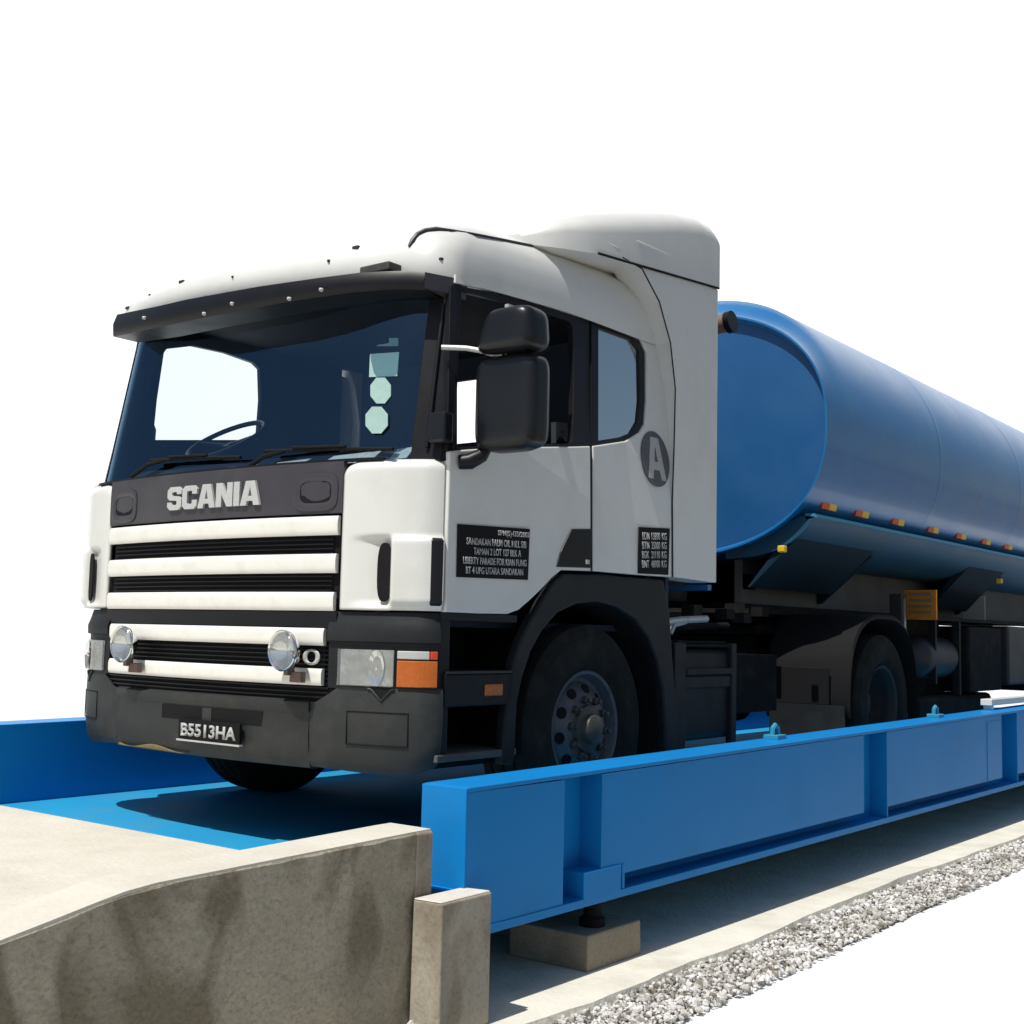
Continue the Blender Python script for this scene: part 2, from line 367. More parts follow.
b = BM(); b.box(1.70, 1.802, .512, .530, zb+.031, -.880); build('bracket_rib', b, 'beam', near, bevel=.002)
for (ya, yb_) in ((5.02, 5.07),):
    b = BM(); b.box(1.7975, 1.8005, ya, yb_, zb+.09, ztop(5)-.05); b.box(1.7975, 1.8005, yb_+.001, 5.33, ztop(5)-.062, ztop(5)-.048); build('joint_strip', b, 'blackm' if 0 else 'beam', near)
# lifting lugs
for ly in (2.12, 4.42):
    b = BM(); b.box(1.62, 1.70, ly-.05, ly+.05, ztop(ly)+.0005, ztop(ly)+.025)
    lug = build('lifting_lug', b, 'tankedge', near, bevel=.004)
    b = BM(); b.tube([(1.66, ly-.03, ztop(ly)+.02), (1.66, ly-.028, ztop(ly)+.055), (1.66, ly, ztop(ly)+.07), (1.66, ly+.028, ztop(ly)+.055), (1.66, ly+.03, ztop(ly)+.02)], .013, 8)
    build('shackle', b, 'tankedge', lug, smooth=40)
b = BM(); b.box(1.60, 1.68, 5.52, 6.9, ztop(6)+.03, ztop(6)+.075); b.box(1.61, 1.67, 5.55, 5.6, ztop(6)-.002, ztop(6)+.03); b.box(1.61, 1.67, 6.8, 6.85, ztop(6)-.002, ztop(6)+.03)
build('cover_strip', b, 'sticker' if 0 else 'cream', near, bevel=.004)
b = BM(); b.lathe([(.0, 0), (.05, 0), (.05, .03), (.035, .04), (.035, .085), (.055, .09), (.055, .118), (0, .118)], 1.70, .46, -1.118, 'z', 20)
build('load_cell', b, 'under', wb, smooth=40)
b = BM(); b.box(.95, 1.15, -.21, 15, G, DZ-.032); build('underdeck_light_blocker', b, 'under', wb)  # added box that blocks light coming in under the deck
for yy in (8.2, 14.2):
    b = BM(); b.hexa([(1.42, yy, G), (1.79, yy, G), (1.79, yy+.37, G), (1.42, yy+.37, G), (1.42, yy, zb-.002), (1.79, yy, zb-.002), (1.79, yy+.37, zb-.002), (1.42, yy+.37, zb-.002)])
    build('support_block', b, 'conc2', wb, bevel=.006)
for yy in (-.3, 4.9, 9.8, 14.2):
    b = BM(); b.box(-1.62, -1.38, yy, yy+.37, G, zb-.002); build('support_block', b, 'conc2', wb, bevel=.006)
# ================================================================== TRUCK
tk = root('truck', (0, 1.2, DZ), 'white cab-over tractor truck with cream grille and charcoal bumper on the weighbridge', 'truck')
# plan curve of the cab nose: half outline from the centre to the side
NOSE = [(0, -.140), (.2, -.137), (.4, -.125), (.6, -.106), (.8, -.080), (.92, -.058), (1.02, -.030), (1.10, .005), (1.16, .040), (1.200, .085), (1.215, .13), (1.22, .20), (1.22, .34)]
def plan(s):
    """s in [-12,12] -> point, outward normal"""
    a = min(abs(s), 11.999); i = int(a); f = a-i
    P = [Vector(p) for p in NOSE]
    def cr(i):
        return P[max(0, min(12, i))] if i >= 0 else Vector((-P[-i].x, P[-i].y))
    p0, p1, p2, p3 = cr(i-1), cr(i), cr(i+1), cr(i+2)
    q = .5*((2*p1)+(p2-p0)*f+(2*p0-5*p1+4*p2-p3)*f*f+(3*p1-p0-3*p2+p3)*f**3)
    d = .5*((p2-p0)+2*(2*p0-5*p1+4*p2-p3)*f+3*(3*p1-p0-3*p2+p3)*f*f).normalized()
    n = Vector((d.y, -d.x)); sg = 1 if s >= 0 else -1
    return Vector((q.x*sg, q.y)), Vector((n.x*sg, n.y))
def nose_x(x):                    # s for a given x (|x|<=1.2)
    lo, hi = 0, 9.5
    for _ in range(30):
        m_ = (lo+hi)/2
        if plan(m_)[0].x < abs(x): lo = m_
        else: hi = m_
    return lo*(1 if x >= 0 else -1)
def strip(bm, s0, s1, z0, z1, d0=0.0, d1=.04, n=24, round_=0.0, zf=None):
    """band following the nose between heights; d0 outward, d1 inward thickness; round_ bulges the face"""
    rings = []
    for k in range(n+1):
        s = s0+(s1-s0)*k/n; p, nn = plan(s)
        za, zb_ = (z0, z1) if zf is None else zf(s)
        ring = []
        m_ = 8 if round_ else 1
        for j in range(m_+1):
            t = j/m_; bul = round_*(1-(2*t-1)**4) if round_ else 0
            q = p+nn*(d0-round_+bul if round_ else d0); ring.append((q.x, q.y, za+(zb_-za)*t))
        q = p+nn*(d0-round_-d1); ring += [(q.x, q.y, zb_), (q.x, q.y, za)]
        rings.append(ring)
    return bm.loft(rings)
SG = nose_x(.785)
# --- grille bars
for z0, z1, x_ in ((.385, .464, .785), (.229, .308, .780), (.074, .151, .775), (-.068, .003, .732), (-.230, -.162, .728)):
    b = BM(); s = nose_x(x_); strip(b, -s, s, z0, z1, .012, .03, 40, .014)
    build('grille_bar', b, 'cream', tk, smooth=50)
# --- black grille backing with fine slats
b = BM(); s = nose_x(.78); strip(b, -s, s, -.30, .46, -.055, .02, 40)
gback = build('grille', b, 'blackm', tk)
b = BM()
for z in [(-.28+.019*k) for k in range(40)]:
    if z > .45: break
    strip(b, -s*.96, s*.96, z, z+.005, -.030, .015, 24)
build('grille_mesh', b, 'black', gback)
# black fill panels between upper grille and lower bars
b = BM(); s = nose_x(.79); strip(b, -s, s, .008, .070, -.004, .02, 30); build('grille_gap_panel', b, 'black', tk)
# --- name panel
b = BM()
s = nose_x(.80)
strip(b, -s, s, .475, .690, .0, .05, 60, .006)
npan = build('name_panel', b, 'panel', tk, smooth=50)
for sg in (-1, 1):                # lamp-like recesses at each end, their depth shade as dark discs
    b = BM(); xa, xb = .555, .765
    rings = []
    for (grow, dep) in ((.012, .004), (.0, .010), (-.012, .006), (-.022, -.0)):
        ring = []
        for k in range(32):
            a = 2*PI*k/32; cx = (xa+xb)/2; cz = .565
            ca, sa = math.cos(a), math.sin(a)
            r = (abs(ca)**4+abs(sa)**4)**-.25
            u = cx+((xb-xa)/2+grow)*ca*r; w = cz+(.068+grow)*sa*r
            p, nn = plan(nose_x(sg*u)); q = p+nn*(dep+.002)
            ring.append((q.x, q.y, w))
        rings.append(ring)
    b.loft(rings, True, (False, False)); rim_ = build('recess_rim', b, 'panel', npan, smooth=60)
    b = BM(); b.loft([[(Vector(p)+Vector((0, .004 if i else .001, 0))) for p in rings[-1]] for i in range(2)]); build('recess_shade', b, 'blackm', rim_)
for i in range(1):
    Pa = hit(165.5, 513, 1, -.152); Pb = hit(257, 507, 1, -.152); LET = {'S': (.8, [(.8, .68), (.8, .85), (.65, 1), (.15, 1), (0, .85), (0, .55), (.12, .43), (.50, .40), (.54, .36), (.54, .26), (.50, .22), (.30, .22), (.26, .26), (.26, .34), (0, .34), (0, .15), (.15, 0), (.65, 0), (.8, .15), (.8, .47), (.68, .58), (.30, .62), (.26, .66), (.26, .74), (.30, .78), (.50, .78), (.54, .74), (.54, .68)], []),
    'C': (.8, [(.8, .64), (.8, .85), (.65, 1), (.15, 1), (0, .85), (0, .15), (.15, 0), (.65, 0), (.8, .15), (.8, .38), (.54, .38), (.54, .26), (.50, .22), (.30, .22), (.26, .26), (.26, .74), (.30, .78), (.50, .78), (.54, .74), (.54, .64)], []),
    'A': (.9, [(0, 0), (.24, 1), (.66, 1), (.9, 0), (.62, 0), (.58, .18), (.32, .18), (.28, 0)], [[(.37, .38), (.53, .38), (.45, .76)]]),
    'N': (.82, [(0, 0), (0, 1), (.28, 1), (.55, .48), (.55, 1), (.82, 1), (.82, 0), (.54, 0), (.27, .52), (.27, 0)], []), 'I': (.28, [(0, 0), (0, 1), (.28, 1), (.28, 0)], [])}
tot = sum(LET[c][0] for c in 'SCANIA')+.05*5; kx_ = (Pb.x-Pa.x)/tot; b = BM(); xo = 0
for c in 'SCANIA':
    w_, po, ho = LET[c]
    b.poly(po, ho, lambda u_, v_, d, xo=xo: Vector((Pa.x+(u_+xo)*kx_, -.151+d+.012*abs((Pa.x+(u_+xo)*kx_)/.4)**2, .523+v_*.106)), .012); xo += w_+.05
build('lettering', b, 'silver', npan)
# --- white corner panels with air scoop
def proj(p):
    d = Vector(p)-CAM; c = [sum(RW[i][k]*d[i] for i in range(3)) for k in range(3)]
    return 512+F*c[0]/c[2], 512+F*c[1]/c[2]
def s_px(px, z, d=0):
    lo, hi = 3, 9.4
    for _ in range(30):
        m_ = (lo+hi)/2; p, nn = plan(m_); q = p+nn*d
        if proj((q.x, q.y, z))[0] < px: lo = m_
        else: hi = m_
    return lo
def corner_panel(sg):
    b = BM(); S0, S1 = nose_x(.80), 9.15; n, m_ = 70, 60
    fa_, fb_, fc_ = [(s_px(q_, .23, dd)-S0)/(S1-S0) for q_, dd in ((347, 0), (378, -.05), (392, .02))]
    rings = []
    for i in range(n+1):
        f = i/n; s = S0+(S1-S0)*f; p, nn = plan(s)
        ring = []
        for j in range(m_+1):
            g = j/m_; z = .080+(.700-.080)*g
            ztopf = .69 - .025*max(0, (.12-f)/.12)**2
            z = .080+(ztopf-.080)*g
            d = .002
            zr = (z-.085)/(.385-.085)      # scoop band
            if 0 <= zr <= 1.0:
                e = min(1, zr/.12, (1-zr)/.10); e = e*e*(3-2*e)
                if f < fa_: k = 0
                elif f < fb_: k = -.050*((f-fa_)/(fb_-fa_))
                elif f < fc_-.05: k = -.050
                elif f < fc_: k = -.050+(.085)*((f-fc_+.05)/.05)
                else: k = .035
                d += k*e
            elif 1.0 < zr < 1.1: pass
            # round the top edge back
            if g > .93: d -= .05*((g-.93)/.07)**2
            if f < .04: d -= .015*((.04-f)/.04)**2
            q = p+nn*d; ring.append((sg*q.x, q.y, z))
        rings.append(ring)
    b.loft(rings, closed=False)
    o = build('corner_panel', b, 'white', tk, smooth=65)
    md = o.modifiers.new('solid', 'SOLIDIFY'); md.thickness = .02; md.offset = -1
    # vertical slot
    b = BM(); s = S0+(S1-S0)*fb_; s2 = S0+(S1-S0)*fc_
    ring = []
    for k in range(24):
        a = 2*PI*k/24; ca, sa = math.cos(a), math.sin(a); r = (abs(ca)**3+abs(sa)**3)**(-1/3)
        ss = (s+s2)/2+(s2-s)*.40*ca*r; z = .232+.118*sa*r; p, nn = plan(ss); q = p-nn*(.020); ring.append((sg*q.x, q.y, z))
    nn = plan((s+s2)/2)[1]; nn = Vector((sg*nn.x, nn.y, 0))
    b.loft([ring, [Vector(p)+nn*.018+Vector((0, 0, 0)) for p in ring]])
    build('air_slot', b, 'blackm', o, smooth=40)
    b = BM(); rings = []            # dark trailing strip of the scoop
    for k in range(5):
        ss = s_px(430, .23, .03)+(9.12-s_px(430, .23, .03))*k/4; p, nn = plan(ss); qa = p+nn*.040; qb = p-nn*.01
        rings.append([(sg*qa.x, qa.y, .11), (sg*qa.x, qa.y, .36), (sg*qb.x, qb.y, .385), (sg*qb.x, qb.y, .09)])
    b.loft(rings); build('scoop_end_strip', b, 'mirror', o, bevel=.006)
    return o
for sg in (1, -1): corner_panel(sg)
# --- bumper: centre section, corner modules, lamps
def zc(s):
    a = abs(s)
    return (-.555, -.292)
b = BM(); s = nose_x(.66)
rings = []
for k in range(41):
    ss = -s+2*s*k/40; p, nn = plan(ss); e = min(1, (1-abs(2*k/40-1))/.12)
    o_ = .03*e
    pts = []
    for (d, z) in ((-.14, -.300), (-.06, -.288), (o_-.012, -.300), (o_-.010, -.330), (o_-.028, -.345), (o_-.018, -.43), (o_-.032, -.52), (-.06, -.566), (-.16, -.575)):
        q = p+nn*d; pts.append((q.x, q.y, z))
    rings.append(pts)
b.loft(rings); bmp = build('bumper', b, 'bumper', tk, smooth=35)
b = BM(); s1 = nose_x(.30); strip(b, nose_x(hit(160, 712, 1, -.15).x), nose_x(hit(258, 716, 1, -.15).x), -.412, -.350, .010, .02, 20); build('bumper_slot', b, 'blackm', bmp)
b = BM(); strip(b, -s*.93, -s*.1, -.558, -.535, -.012, .02, 20, .006, zf=lambda s_: (-.560, -.548+.012*math.sin(s_*3))); build('mud_streak', b, 'bumperdirt', bmp)
b = BM(); s1 = nose_x(hit(206, 712, 1, -.15).x); strip(b, s1-.15, s1+.15, -.410, -.352, .013, .01, 4); build('slot_divider', b, 'bumper', bmp)
for sg in (1, -1):
    b = BM(); rings = []
    S0, S1 = nose_x(.655), 9.6; n = 36
    for k in range(n+1):
        ss = S0+(S1-S0)*k/n; p, nn = plan(ss); f = k/n
        e = min(1, f/.06)
        zt_ = -.300+(.072)*min(1, max(0, (f-.03)/.10))
        zbot = -.560+.03*max(0, (f-.6)/.4)-.012*math.sin(f*PI)
        pts = []
        for (d, z) in ((-.15, zt_), (-.015*(2-e), zt_+.003), (-.002-.03*(1-e), zt_-.02), (.002-.03*(1-e), zt_-.12), (-.006-.03*(1-e), zbot+.10), (-.030, zbot+.03), (-.07, zbot), (-.17, zbot-.004)):
            q = p+nn*d; pts.append((sg*q.x, q.y, z))
        rings.append([(p_[0]*(1 if sg > 0 else 1-.065*max(0, (-p_[0]-.66)/.56)), p_[1], p_[2]) for p_ in pts])
    b.loft(rings); cn = build('bumper_corner', b, 'bumper', tk, smooth=35)
    # inset towing cover: thin raised frame
    b = BM(); z0_, z1_ = -.455, -.325; sa_, sb_ = nose_x(.86), nose_x(1.115)
    def pt(ss, z, d):
        p, nn = plan(ss); q = p+nn*d; return Vector((sg*q.x*(1 if sg > 0 else 1-.065*max(0, (q.x-.66)/.56)), q.y, z))
    for (a_, c_) in (((sa_, z0_), (sb_, z0_)), ((sb_, z0_), (sb_, z1_)), ((sb_, z1_), (sa_, z1_)), ((sa_, z1_), (sa_, z0_))):
        b.tube([pt(a_[0]+(c_[0]-a_[0])*k/6, a_[1]+(c_[1]-a_[1])*k/6, .003) for k in range(7)], .0025, 6)
    build('towing_cover', b, 'blackm', cn)
    # notch under the headlamp
    b = BM(); sc = nose_x(1.01)
    b.loft([[pt(sc-.5, -.226, .004), pt(sc+.5, -.226, .004), pt(sc, -.272, .006)], [pt(sc-.5, -.226, -.05), pt(sc+.5, -.226, -.05), pt(sc, -.272, -.05)]])
    build('bumper_notch', b, 'blackm', cn)
    b = BM(); b.tube([pt(sc-.6, -.232, .004), pt(sc-.45, -.235, .005), pt(sc, -.278, .006), pt(sc+.45, -.235, .005), pt(sc+.6, -.232, .004)], .004, 6)
    build('notch_trim', b, 'dgrey', cn, smooth=40)
    # lamp housing above the bumper corner
    b = BM(); rings = []
    S0, S1 = nose_x(.755), 9.1
    for k in range(25):
        ss = S0+(S1-S0)*k/24; p, nn = plan(ss)
        pts = []
        for (d, z) in ((-.10, -.236), (-.012, -.236), (-.012, -.050), (.018, -.046), (.022, -.005), (-.005, .030), (-.03, .072), (-.10, .072)):
            q = p+nn*d; pts.append((sg*q.x, q.y, z))
        rings.append([(p_[0]*(1 if sg > 0 else 1-.065*max(0, (-p_[0]-.66)/.56)), p_[1], p_[2]) for p_ in pts])
    b.loft(rings); hs = build('lamp_housing', b, 'fender', tk, smooth=35)
    def block(name, xa, sb2, z0, z1, d0, m_, par, nseg=8, rnd=.0):
        bb = BM(); rings = []
        for k in range(nseg+1):
            ss = xa+(sb2-xa)*k/nseg; p, nn = plan(ss); q = p+nn*d0; q2 = p-nn*.03
            kf = 1 if sg > 0 else 1-.065*max(0, (q.x-.66)/.56); rings.append([(sg*q2.x*kf, q2.y, z0), (sg*q.x*kf, q.y, z0), (sg*q.x*kf, q.y, z1), (sg*q2.x*kf, q2.y, z1)])
        bb.loft(rings); return build(name, bb, m_, par, bevel=.003)
    sA, sB, sC = nose_x(.815), nose_x(1.055), 8.95
    # headlamp: reflector bowls behind clear glass
    hl = block('headlamp', sA, sB, -.222, -.078, -.008, 'lampback', hs)
    for (cx_, r_) in ((.985, .066),):
        p, nn = plan(nose_x(cx_)); b = BM()
        ax = Vector((sg*nn.x, nn.y, 0)); c0 = Vector((sg*p.x, p.y, -.150))
        u = Vector((0, 0, 1)); v = ax.cross(u); rings = []
        for (r2, dd) in ((r_*1.08, .004), (r_, .002), (r_*.8, -.006), (r_*.45, -.014), (.012, -.018), (.009, .0), (.001, .002)):
            rings.append([c0+ax*dd+(u*math.sin(2*PI*k/24)*min(1, 1)+v*math.cos(2*PI*k/24))*r2 for k in range(24)])
        b.loft(rings, True, (False, True)); build('lamp_reflector', b, 'chrome', hl, smooth=60)
    block('lamp_glass', sA-.05, sB+.05, -.224, -.076, .016, 'lampglass', hl)
    sm = (sB*.45+sC*.55)
    block('turn_signal', sB+.18, sC, -.222, -.118, .014, 'orange', hs)
    block('side_lamp', sB+.18, sC-.55, -.112, -.080, .014, 'silver', hs)
    block('side_reflector', sC-.5, sC, -.112, -.080, .014, 'red', hs)
# --- licence plate
p, nn = plan(nose_x(.04))
Pa = hit(178, 738, 1, -.165); Pb = hit(240, 724, 1, -.165); b = BM(); b.box(Pa.x, Pb.x, -.166, -.150, Pa.z, Pb.z); lp = build('licence_plate', b, 'plate', bmp, bevel=.003)
text('plate_text', 'B5513HA', 'letter', lp, (Pa.x+.02, -.166, Pa.z+.013), (1, 0, 0), (0, 0, 1), width=Pb.x-Pa.x-.04, height=.056, depth=.003, bold=.03)
b = BM(); b.box(Pa.x-.006, Pb.x+.006, -.170, -.152, Pa.z-.009, Pa.z-.002); build('plate_frame', b, 'silver', lp)
# --- fog lamps with brackets
for px_, py_ in ((122.5, 644), (280.5, 650.5)):
    Pf = hit(px_, py_, 1, -.205); cx_, cz_ = Pf.x, Pf.z
    p, nn = plan(nose_x(cx_)); y_ = p.y-.075
    b = BM(); b.lathe([(.001, .05), (.04, .045), (.068, .02), (.082, -.004), (.085, -.016), (.080, -.022), (.074, -.018)], cx_, y_, cz_, 'y', 36, (True, False))
    fl = build('fog_lamp', b, 'chrome', tk, smooth=60)
    b = BM(); b.lathe([(.001, .012), (.03, .008), (.058, -.004), (.075, -.018)], cx_, y_, cz_, 'y', 36); build('lamp_bowl', b, 'chrome', fl, smooth=80)
    b = BM(); b.lathe([(.0765, -.012), (.0765, -.018), (.06, -.026), (.03, -.031), (.001, -.032)], cx_, y_, cz_, 'y', 36); build('lamp_lens', b, 'lampglass', fl, smooth=80)
    b = BM(); b.box(cx_+.01, cx_+.075, y_+.02, y_+.05, cz_-.128, cz_-.085); b.box(cx_-.005, cx_+.02, y_+.0, y_+.04, cz_-.10, cz_-.05); build('lamp_bracket', b, 'rust', fl, bevel=.003)
Pa = hit(287, 665, 1, -.09); b = BM(); b.hexa([(Pa.x-.02, -.090, Pa.z-.01), (.725, -.070, Pa.z-.01), (.725, -.064, Pa.z-.01), (Pa.x-.02, -.084, Pa.z-.01), (Pa.x-.02, -.090, Pa.z+.082), (.725, -.070, Pa.z+.082), (.725, -.064, Pa.z+.082), (Pa.x-.02, -.084, Pa.z+.082)]); build('number_plate_backing', b, 'blackm', gback); text('engine_number', '30', 'silver', gback, (Pa.x, -.096, Pa.z+.004), (1, .10, 0), (0, 0, 1), width=hit(318, 665, 1, -.09).x-Pa.x, height=.066, depth=.004, bold=.008)
# --- windscreen
def wsp(u, z, din=0.0):
    t = (z-.69)/.73
    w = (1.115 if u > 0 else 1.08)-.03*t; y0 = -.075+.125*t
    x = w*u; y = y0+.035*u*u+.115*abs(u)**7
    return Vector((x, y+din, z))
zt0, zt1 = .690, 1.47
b = BM(); b.loft([[wsp(-1+2*i/40, zt0+(zt1-zt0)*j/12) for i in range(41)] for j in range(13)], closed=False)
ws = build('windscreen', b, 'wind', tk, smooth=80)
# black screen surround: ceramic band right and left + A pillars
def pillar(sg):
    b = BM(); rings = []
    for j in range(13):
        z = .685+(1.50-.685)*j/12
        a = wsp(.955 if sg > 0 else -.975, z); a1 = wsp(1.0 if sg > 0 else -1.0, z); a.x = abs(a.x); a1.x = abs(a1.x)
        e_y = .094+.115*max(0, (z-.69))/.72
        c = Vector((xs(z)-.004-(.09 if sg < 0 else 0), e_y+.03, z)); mid = Vector(((a1.x*.45+c.x*.55)+(.018 if sg > 0 else .0), (a1.y*.5+c.y*.5)-.022, z))
        ring = [a+Vector((0, -.006, 0)), a1+Vector((.006, -.008, 0)), mid, c, Vector((c.x-.05, c.y+.05, z)), Vector((a.x, a.y+.10, z))]
        rings.append([(sg*p.x, p.y, p.z) for p in ring])
    b.loft(rings); o = build('front_pillar', b, 'black', tk, smooth=45)
    if sg < 0: return o
    b = BM(); b.tube([(sg*(wsp(1.0, z).x+.012), wsp(1, z).y-.018, z) for z in (.74, 1.0, 1.2, 1.36)], .008, 8)
    build('drip_moulding', b, 'mirror', o, smooth=40); return o
pilr = pillar(1); pillar(-1)
q = hit(444, 428, 1, .09)
b = BM(); b.box(q.x-.045, q.x+.045, .04, .10, q.z-.065, q.z+.06); build('pillar_marker', b, 'mirror', pilr, bevel=.012, bseg=3)
# windscreen stickers
def wpt(px, py):
    u = .8
    for _ in range(8):
        P_ = hit(px, py, 1, wsp(u, 1.0).y-.004)
        t = (P_.z-.69)/.73; u = P_.x/(1.115-.03*t)
        y = wsp(u, P_.z).y-.004; P_ = hit(px, py, 1, y)
        u = P_.x/(1.115-.03*t)
    return P_
def wflat(name, pts, m_):
    b = BM(); P_ = [wpt(*p) for p in pts]
    b.loft([P_, [p+Vector((0, .003, 0)) for p in P_]]); return build(name, b, m_, ws)
wflat('permit_sticker', [(376, 346), (398, 346), (398, 338), (389, 338), (389, 343), (378, 345)], 'sticker')
wflat('permit_sticker', [(370, 354), (399, 352), (397, 376), (369, 377)], 'sticker')
def octo(cx, cy, rx, ry): return [(cx+rx*math.cos(PI/8+k*PI/4), cy+ry*math.sin(PI/8+k*PI/4)) for k in range(8)]
s3 = wflat('disc_sticker', octo(380.5, 390.5, 11, 14), 'sticker')
wflat('disc_sticker', octo(376.5, 420, 12, 14.5), 'sticker')
# --- wipers
for (a, c, d) in (((137, 477), (170, 461), (246, 458)), ((250, 470), (290, 452), (398, 450))):
    A = wpt(*a)+Vector((0, -.03, 0)); Bp = wpt(*c)+Vector((0, -.035, 0)); D = wpt(*d)+Vector((0, -.03, 0))
    b = BM(); b.tube([A, (A*.45+Bp*.55)+Vector((0, -.01, .012)), Bp], .010, 6); b.tube([Bp-(D-Bp)*.18, (Bp+D)/2+Vector((0, -.006, .004)), D], .008, 6)
    b.tube([Bp+(D-Bp)*.1+Vector((0, -.012, .012)), Bp+(D-Bp)*.6+Vector((0, -.012, .014))], .006, 6)
    build('wiper', b, 'blackm', tk, smooth=40)
b = BM(); s = nose_x(.98); strip(b, -s, s, .688, .700, -.02, .05, 40); build('cowl_strip', b, 'black', tk)
# --- sun visor
VIS = {}
def visy(x): return -.165+.22*abs(x/1.1)**3.2
def vpt(px, py, off=0):
    x = 0
    for _ in range(25):
        P_ = hit(px, py, 1, visy(x)+off); x = .5*x+.5*max(-1.12, min(1.12, P_.x))
    return hit(px, py, 1, visy(x)+off)
tp = [(115, 314), (156, 305.6), (184, 299), (220, 292.5), (256, 286), (290, 281), (318, 277), (357, 272), (385, 270.5), (406, 270), (425, 272)]
bt = [(113, 335), (150, 327), (180, 320.5), (218, 312.5), (256, 305.6), (288, 299.5), (318, 295), (354, 290), (380, 288), (404, 287), (424, 288)]
b = BM(); rings = []
for i, (a, c) in enumerate(zip(tp, bt)):
    A = vpt(*a); Bq = vpt(*c)
    A = Vector((A.x, A.y+.012, A.z))
    mid = (A+Bq)/2+Vector((0, -.012, 0))
    back = .17 if 0 < i < 10 else .14
    rings.append([A, mid, Bq, Bq+Vector((0, .006, -.008)), Vector((Bq.x*.985, Bq.y+back, Bq.z-.012)), Vector((A.x*.985, A.y+back+.03, A.z))])
b.loft(rings); vis = build('sun_visor', b, 'black', tk, smooth=50)
for (px, py) in ((145, 318), (233, 304), (290, 299), (322, 290), (205, 314)):
    P_ = vpt(px, py); b = BM(); b.lathe([(.001, -.015), (.007, -.012), (.009, -.0)], P_.x, P_.y, P_.z, 'y', 12); build('visor_bolt', b, 'silver', vis, smooth=60)
A = vpt(425, 272); Bq = vpt(424, 288)     # visor return down the pillar side
b = BM(); b.loft([[A, Bq, Bq+Vector((0, .14, -.012)), A+Vector((0, .17, 0))], [Vector((1.128, .20, 1.475)), Vector((1.13, .19, 1.405)), Vector((1.12, .29, 1.40)), Vector((1.12, .30, 1.475))]])
build('visor_end', b, 'panel', vis, smooth=40)
# --- roof: lofted shell
def zbase(y): return 1.475+.055*(y/1.0) if y < 1 else 1.53
def ring_plan(w, yf, yr, rf, rrr, zfun, bow=.0):
    pts = []
    def arc(cx, cy, r, a0, a1, n=8):
        for k in range(n+1):
            a = a0+(a1-a0)*k/n; pts.append((cx+r*math.cos(a), cy+r*math.sin(a)))
    arc(w-rf, yf+rf*1.0, rf, -PI/2, 0)
    for k in range(1, 8): pts.append((w, yf+rf+(yr-rrr-yf-rf)*k/8))
    arc(w-rrr, yr-rrr, rrr, 0, PI/2)
    for k in range(1, 8): pts.append(((w-rrr)*(1-2*k/8), yr))
    arc(-w+rrr, yr-rrr, rrr, PI/2, PI)
    for k in range(1, 8): pts.append((-w, yr-rrr-(yr-rrr-yf-rf)*k/8))
    arc(-w+rf, yf+rf, rf, PI, 3*PI/2)
    for k in range(1, 12): pts.append((-(w-rf)*(1-2*k/12), yf-bow*(1-(1-2*k/12)**2)))
    return [Vector((x, y, zfun(x, y))) for x, y in pts]
def crown(h):
    return lambda x, y: zbase(y)+h*(1.13+.10*y)+.045*(1-x/1.13)*max(0, 1-h/.25)
lv = [(1.136, .10, 1.90, .16, .10, -.02, .16), (1.138, .085, 1.90, .17, .12, .02, .17), (1.134, .09, 1.90, .18, .14, .09, .17), (1.12, .115, 1.89, .20, .16, .145, .15),
      (1.085, .155, 1.88, .22, .18, .195, .12), (1.03, .21, 1.86, .25, .2, .235, .10), (.95, .28, 1.83, .28, .22, .268, .08), (.80, .40, 1.78, .3, .24, .292, .06), (.55, .60, 1.7, .3, .24, .305, .03), (.2, .9, 1.4, .1, .1, .31, .0)]
b = BM(); b.loft([ring_plan(w, yf, yr, rf, r2, crown(h), bow) for (w, yf, yr, rf, r2, h, bow) in lv], True, (False, True))
roof = build('roof', b, 'white', tk, smooth=60)
# roof details: gutter rail, small dark marks (lamp stubs), beacon bracket
def rz(x, y): return crown(.30)(x, y)
from mathutils.bvhtree import BVHTree
BVH = BVHTree.FromPolygons([v.co for v in roof.data.vertices], [list(p.vertices) for p in roof.data.polygons])
def rt(px, py, y): return hit(px, py, 1, y)
b = BM(); pts = []
for (a_, c_) in ((409.5, 247), (413, 241), (418, 235), (425, 231.5), (436, 230), (450, 231), (475, 235), (500, 240), (525, 245), (545, 249), (556, 252)):
    h_ = BVH.ray_cast(CAM, ray(a_, c_).normalized())
    if h_[0] is not None: pts.append(h_[0]+h_[1]*.004)
b.tube(pts, [.006]+[.011]*4+[.006]*(len(pts)-5), 8); build('roof_gutter_rail', b, 'dgrey', roof, smooth=40)
for (px, py, w, h) in ((356, 248, .035, .018), (329, 261, .012, .012), (182, 282, .035, .016), (233, 277, .010, .010), (441, 259, .014, .012), (512, 235, .014, .018), (128, 308, .03, .015), (150, 295, .01, .01)):
    h_ = BVH.ray_cast(CAM, ray(px, py).normalized())
    if h_[0] is None: continue
    P_ = h_[0]
    b = BM(); b.box(P_.x-w/2, P_.x+w/2, P_.y-.008, P_.y+.012, P_.z-h/2, P_.z+h/2); build('roof_stub', b, 'dgrey', roof, bevel=.003)
P_ = vpt(374, 266.5, .05); b = BM(); b.box(P_.x-.085, P_.x+.085, P_.y+.0, P_.y+.08, P_.z-.024, P_.z+.012); build('marker_lamp', b, 'hub', roof, bevel=.006)
